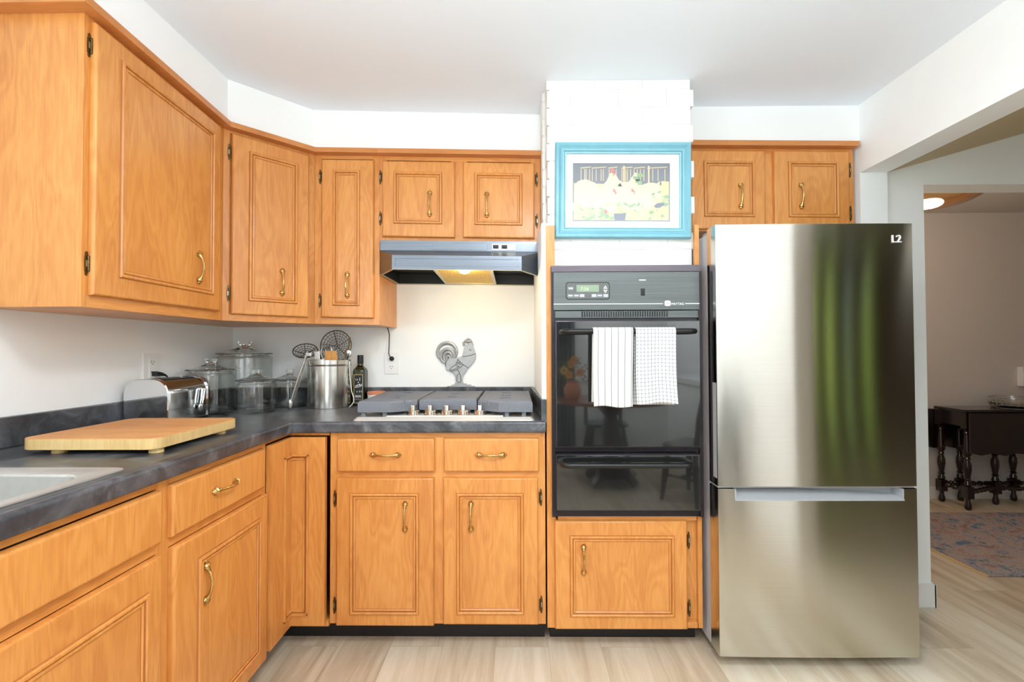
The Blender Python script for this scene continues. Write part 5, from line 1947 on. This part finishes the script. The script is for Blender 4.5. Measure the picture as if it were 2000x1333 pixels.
def turned(x, y):
    m = M()
    m.box(x - 0.95, x + 0.95, y - 0.95, y + 0.95, 23.8, 28.6, 0, 0.05)
    prof = [(0.6, 23.8), (0.95, 23.4), (0.6, 23.0), (0.85, 22.6), (0.6, 22.2), (0.7, 21.5), (1.05, 17.5), (1.0, 16.3), (0.55, 15.4), (0.8, 15.0), (0.55, 14.6), (0.95, 13.3), (1.0, 12.0), (0.6, 9.2), (0.9, 8.9), (0.6, 8.5), (0.95, 7.4), (0.7, 6.8)]
    m.lathe(x, y, prof[::-1], 16)
    m.box(x - 1.0, x + 1.0, y - 1.0, y + 1.0, 3.4, 6.9, 0, 0.06)
    m.lathe(x, y, [(0.5, 0.0), (0.8, 0.4), (0.85, 1.2), (0.5, 2.6), (0.6, 3.0), (0.5, 3.4)], 16)
    return m


for x, y in ((193.6, 40.2), (192.9, 47.9), (199.3, 48.6), (206.5, 45.0), (215.5, 48.4), (236, 40.5), (236, 47.9)):
    part('turned_leg', turned(x, y), 'dark', c)


def spindle(a, b):
    a, b = Vector(a), Vector(b)
    n = 40
    m = M()
    k = max(3, round((b - a).length / 2.2))
    m.tube([tuple(a.lerp(b, i / n)) for i in range(n + 1)], [0.38 + 0.42 * abs(math.sin(math.pi * k * i / n)) for i in range(n + 1)], 10)
    return m


for a, b in (((194.4, 40.2, 5.2), (205.6, 44.8, 5.2)), ((193.8, 47.9, 5.6), (198.4, 48.5, 5.6)), ((200.2, 48.6, 5.4), (214.6, 48.4, 5.4)), ((193.6, 41.1, 5.6), (192.95, 47.0, 5.6)), ((207.4, 45, 5.0), (235.2, 41, 5.0)), ((216.4, 48.4, 5.6), (235.1, 48, 5.6))):
    part('stretcher', spindle(a, b), 'dark', c)

c = thing('crystal_bowl', (211.5, 44.2, 29.55), 'low cut crystal bowl standing on the dark gateleg table', 'bowl')
m = M()
zb_ = 29.56
loops = []
for r, z, d in ((3.4, 0.0, 0), (4.5, 0.1, 0.12), (5.0, 0.6, 0.14), (5.2, 1.3, 0.14), (5.3, 1.9, 0.0), (5.4, 3.1, 0.0), (5.1, 3.1, 0.0), (4.95, 1.6, 0), (4.6, 0.8, 0), (3.2, 0.5, 0)):
    loops.append([((211.5 + (r + (d if i % 2 else -d)) * math.cos(2 * math.pi * i / 48)), 44.2 + (r + (d if i % 2 else -d)) * math.sin(2 * math.pi * i / 48), zb_ + z) for i in range(48)])
m.loft(loops, 0, True, True)
part('bowl_body', m, 'crystal', c, angle=8)
m = M()
m.tube([(211.5 + 5.27 * math.cos(2 * math.pi * i / 48), 44.2 + 5.27 * math.sin(2 * math.pi * i / 48), zb_ + 3.1) for i in range(48)], 0.1, 6, closed=True)
part('silver_rim', m, 'chrome', c, 'silver rim')

c = thing('light_switch', (221.3, 50.8, 38.5), 'pale double dimmer switch on the far wall at the right edge', 'switch')
m = M(); m.box(219.9, 224.3, 49.1, 50.8, 35.6, 41.6, 0, 0.15)
part('switch_box', m, 'outlet', c)
for z in (37.2, 40.0):
    m = M(); m.lathe(0, 0, [(1.05, 0), (1.05, 0.3), (0.8, 0.5), (0, 0.5)], 20, mat=Matrix.Translation((222.1, 49.1, z)) @ Matrix.Rotation(math.pi / 2, 4, 'X'))
    part('dial', m, 'plastic', c)

c = thing('ceiling_lamp', (161.5, 15, 91), 'amber glass dome lamp glowing on the ceiling of the far room', 'lamp')
m = M()
R_ = 11.5
pr = [(R_ * math.sin(math.radians(a)), 86.2 - 4.6 * math.cos(math.radians(a))) for a in range(2, 91, 8)]
pi_ = [(r_i * 0.965, z + 0.2) for r_i, z in pr]
m.lathe(161.5, 15, pr + [(R_ * 0.965, 86.3)] + pi_[::-1], 48, closed=True)
part('lamp_shade', m, 'amber', c, 'amber glass bowl', angle=40)
m = M(); m.lathe(161.5, 15, [(4.2, 91), (4.2, 90.2), (1.2, 89.8), (0.6, 89.5), (0.6, 86.2)][::-1], 24)
m.lathe(161.5, 15, [(0.3, 86.2), (0.3, 89)], 12)
part('canopy', m, 'brass', c)
for x, y in ((164.2, 13), (159, 17.5)):
    m = M(); m.sphere((x, y, 88.4), 0.75, sc=(1, 1, 1.3))
    part('light_bulb', m, 'bulb', c, 'lit bulb')
m = M(); m.tube([(157.9, 18.4, 89.2), (165.3, 12.0, 89.2)], 0.3, 8)
part('lamp_arm', m, 'brass', c)
pt = bpy.data.lights.new('far_lamp_light', 'POINT')
pt.energy = 15
pt.color = (1.0, 0.8, 0.62)
pt.shadow_soft_size = 0.1
po = bpy.data.objects.new('far_lamp_light', pt)
po.location = Vector((161.5, 15, 80)) * IN
COL.objects.link(po)

# ------------------------------------------------------------------ dining end behind the camera, seen in the oven glass
c = thing('dining_table', (94, -119, 0), 'oval chestnut dining table reflected in the black oven door', 'table')
m = M()
ov = [(94 + 20 * math.cos(2 * math.pi * i / 48), -119 + 17 * math.sin(2 * math.pi * i / 48)) for i in range(48)]
m.zprism(ov, 28.9, 30, 0, 0.3)
part('tabletop', m, 'brownwood', c)
m = M(); m.lathe(94, -119, [(9, 4.0), (3.0, 6.5), (2.4, 12), (3.4, 18), (2.2, 24), (6, 28.9)], 24)
for a in (45, 135, 225, 315):
    d = Vector((math.cos(math.radians(a)), math.sin(math.radians(a)), 0))
    p = Vector((94, -119, 0))
    m.tube([tuple(p + d * 2 + Vector((0, 0, 7))), tuple(p + d * 6 + Vector((0, 0, 5))), tuple(p + d * 10 + Vector((0, 0, 1.4)))], [2, 1.7, 1.4], 10)
part('pedestal', m, 'dark', c)


def chair(x, y, rot, label):
    c = thing('dining_chair', (x, y, 0), label, 'chair', 'dark dining chairs behind the camera')
    mt = Matrix.Translation((x, y, 0)) @ Matrix.Rotation(math.radians(rot), 4, 'Z')
    T = lambda *p: tuple(mt @ Vector(p))
    m = M()
    m.prism(rrect(-8.5, 8.5, -5, 8, 3), lambda p: T(p[0], p[1], 16.6), lambda p: T(p[0], p[1], 17.8), 0, 0.2)
    part('seat', m, 'dark', c)
    for sx, sy in ((-1, -1), (1, -1), (-1, 1), (1, 1)):
        m = M()
        m.tube([T(sx * 6, 1.5 + sy * 4.5, 16.8), T(sx * 7, 1.5 + sy * 5.2, 9), T(sx * 8, 1.5 + sy * 6, 0)], [0.7, 1.05, 0.6], 10)
        part('leg', m, 'dark', c)
    for sx in (-1, 1):
        m = M()
        m.tube([T(sx * 7.2, 6.8, 17.5), T(sx * 7.4, 8.2, 27), T(sx * 7.6, 10.0, 36)], [0.8, 1.0, 0.7], 10)
        m.sphere(T(sx * 7.6, 10.1, 36.8), 0.9)
        part('back_post', m, 'dark', c)
    m = M()
    for k in range(5):
        q = (k - 2) * 2.4
        m.tube([T(q, 7.2, 17.6), T(q * 1.05, 8.4, 25), T(q * 1.1, 9.6, 33)], [0.35, 0.55, 0.35], 8)
    part('spindles', m, 'dark', c)
    m = M()
    m.hexa([T(-7.4, 9.3, 31.5), T(-7.4, 9.9, 35.5), T(-7.4, 10.1, 31.3), T(-7.4, 10.6, 35.5), T(7.4, 9.3, 31.5), T(7.4, 9.9, 35.5), T(7.4, 10.1, 31.3), T(7.4, 10.6, 35.5)], 0, 0.2)
    part('crest_rail', m, 'dark', c)
    m = M()
    m.tube([T(-7, -3.6, 8), T(-7, 6.6, 8)], 0.45, 8); m.tube([T(7, -3.6, 8), T(7, 6.6, 8)], 0.45, 8); m.tube([T(-7, 1.5, 8), T(7, 1.5, 8)], 0.45, 8)
    part('stretcher', m, 'dark', c)


chair(66, -119, 90, 'dark spindle-back dining chair reflected at the left edge of the oven door')
chair(115.5, -103.5, -40, 'dark spindle-back dining chair reflected right of the towels in the oven door')
chair(97, -143, 180, 'dark spindle-back dining chair on the far side of the reflected dining table')

c = thing('flower_vase', (80.5, -119, 30), 'terracotta vase of sunflowers and greenery reflected in the oven door', 'vase')
m = M()
m.lathe(80.5, -119, [(0.01, 30.01), (2.0, 30.01), (3.0, 32), (3.0, 34), (2.0, 35.8), (2.2, 36.4), (1.9, 36.4), (1.7, 35.8), (0.01, 34)], 24, closed=True)
part('vase_body', m, 'terra', c)
rn = random.Random(11)
m = M()
heads = [(80.0, -118, 42.5), (83.0, -117.5, 39.5), (77.5, -118.5, 40.2), (81.5, -121, 44), (79, -116.5, 38.8)]
for h in heads:
    m.tube([(80.5, -119, 35.5), ((80.5 + h[0]) / 2, (-119 + h[1]) / 2, 39), h], 0.12, 6)
for i in range(110):
    a, r = rn.uniform(0, 6.28), rn.uniform(1.0, 6.2)
    p = Vector((80.5 + r * math.cos(a), -119 + r * math.sin(a) * 0.8, rn.uniform(36.5, 46 - r * 0.5)))
    d = Vector((math.cos(a), math.sin(a), rn.uniform(-0.6, 0.8))).normalized() * rn.uniform(0.8, 1.6)
    s = d.orthogonal().normalized() * rn.uniform(0.25, 0.5)
    n_ = d.cross(s).normalized() * 0.04
    m.loft([[tuple(p), tuple(p + d * 0.5 + s), tuple(p + d), tuple(p + d * 0.5 - s)], [tuple(p + n_), tuple(p + d * 0.5 + s + n_), tuple(p + d + n_), tuple(p + d * 0.5 - s + n_)]])
part('foliage', m, 'leaf', c)
for k, h in enumerate(heads):
    m = M()
    for i in range(16):
        a = 2 * math.pi * i / 16
        q = Vector((math.cos(a), 0.25, math.sin(a)))
        s = Vector((-math.sin(a), 0, math.cos(a)))
        p = Vector(h)
        m.loft([[tuple(p + q * 0.4 - s * 0.1), tuple(p + q * 1.0 - s * 0.28), tuple(p + q * 1.7), tuple(p + q * 1.0 + s * 0.28)], [tuple(p + q * 0.4 - s * 0.1 + Vector((0, .06, 0))), tuple(p + q * 1.0 - s * 0.28 + Vector((0, .06, 0))), tuple(p + q * 1.7 + Vector((0, .06, 0))), tuple(p + q * 1.0 + s * 0.28 + Vector((0, .06, 0)))]])
    m.sphere((h[0], h[1] + 0.2, h[2]), 0.55, 1)
    part('flower', m, ['yellow' if k == 2 else 'orange', 'terra'], c)


def drape(name, x0, x1, y, z0, z1, label, mat='drape', folds=5, amp=0.9):
    m = M()
    P = []
    n = folds * 8
    for i in range(n + 1):
        t = i / n
        P.append((x0 + (x1 - x0) * t, y + amp * math.sin(2 * math.pi * folds * t)))
    poly = P + [(p[0], p[1] - 0.25) for p in reversed(P)]
    m.zprism(poly, z0, z1)
    return solo(name, m, mat, ((x0 + x1) / 2, y, z0), label, 'curtain', angle=60)


drape('curtain', 76, 85, -147.6, 0.6, 87, 'charcoal curtain hanging beside the garden door behind the camera')
m = M(); m.tube([(14, -147.7, 88), (88, -147.7, 88)], 0.5, 10)
for x in (18, 84):
    m.tube([(x, -150, 88), (x, -147.7, 88)], 0.35, 8)
solo('curtain_rod', m, 'black', (50, -148, 88), 'thin black curtain rod above the garden door behind the camera', 'curtain rod')

# flush lamps added on the unseen ceilings to brighten the rooms
for nm, x, y, lab in (('added_ceiling_light', 70, -80, 'added round white flush ceiling light over the kitchen floor'), ('added_ceiling_light', 96, -128, 'added round white flush ceiling light above the dining table'), ('added_ceiling_light', 215, -120, 'added round white flush ceiling light in the side room right of the refrigerator')):
    c = thing(nm, (x, y, CE), lab, 'ceiling light', 'added flush ceiling lights')
    m = M(); m.lathe(x, y, [(7.5, CE), (7.5, CE - 0.9), (7, CE - 1.2), (0, CE - 1.2)][::-1], 32)
    part('lamp_base', m, 'trim', c)
    m = M(); m.lathe(x, y, [(0.0, CE - 3.4), (3.5, CE - 3.1), (6.2, CE - 2.2), (7.0, CE - 1.15)], 32)
    part('lamp_dome', m, 'shade', c)

# garden outside the side room: clipped shrubs and lawn, mirrored in the refrigerator


def shrub(x, y, r, h, label, seed):
    rn = random.Random(seed)
    m = M()
    for i in range(420):
        a, b = rn.uniform(0, 6.28), math.acos(rn.uniform(-0.3, 1))
        q = rn.uniform(0.75, 1.02)
        p = Vector((x + r * q * math.sin(b) * math.cos(a), y + r * q * math.sin(b) * math.sin(a), -3 + h * 0.35 + h * 0.65 * q * math.cos(b)))
        d = Vector((rn.uniform(-1, 1), rn.uniform(-1, 1), rn.uniform(-0.3, 1))).normalized() * rn.uniform(4, 9)
        s = d.orthogonal().normalized() * rn.uniform(2, 4)
        m.face(m.vs([tuple(p), tuple(p + d * 0.5 + s), tuple(p + d), tuple(p + d * 0.5 - s)]))
    c = thing('garden_shrub', (x, y, -3), label, 'shrub', 'garden shrubs outside')
    m.sphere((x, y, -3 + h * 0.36), r * 0.82, 0, 16, 10, (1, 1, h * 0.58 / r / 0.82))
    part('foliage', m, 'greendrape', c)
    m = M(); m.tube([(x, y, -3), (x, y, h * 0.3)], 2.2, 8)
    part('stem', m, 'dark', c)


shrub(165, -262, 34, 120, 'leafy green garden shrub outside the side room window, left one', 1)
shrub(245, -275, 36, 135, 'leafy green garden shrub outside the side room window, middle one', 2)
shrub(325, -265, 34, 110, 'leafy green garden shrub outside the side room window, right one', 3)
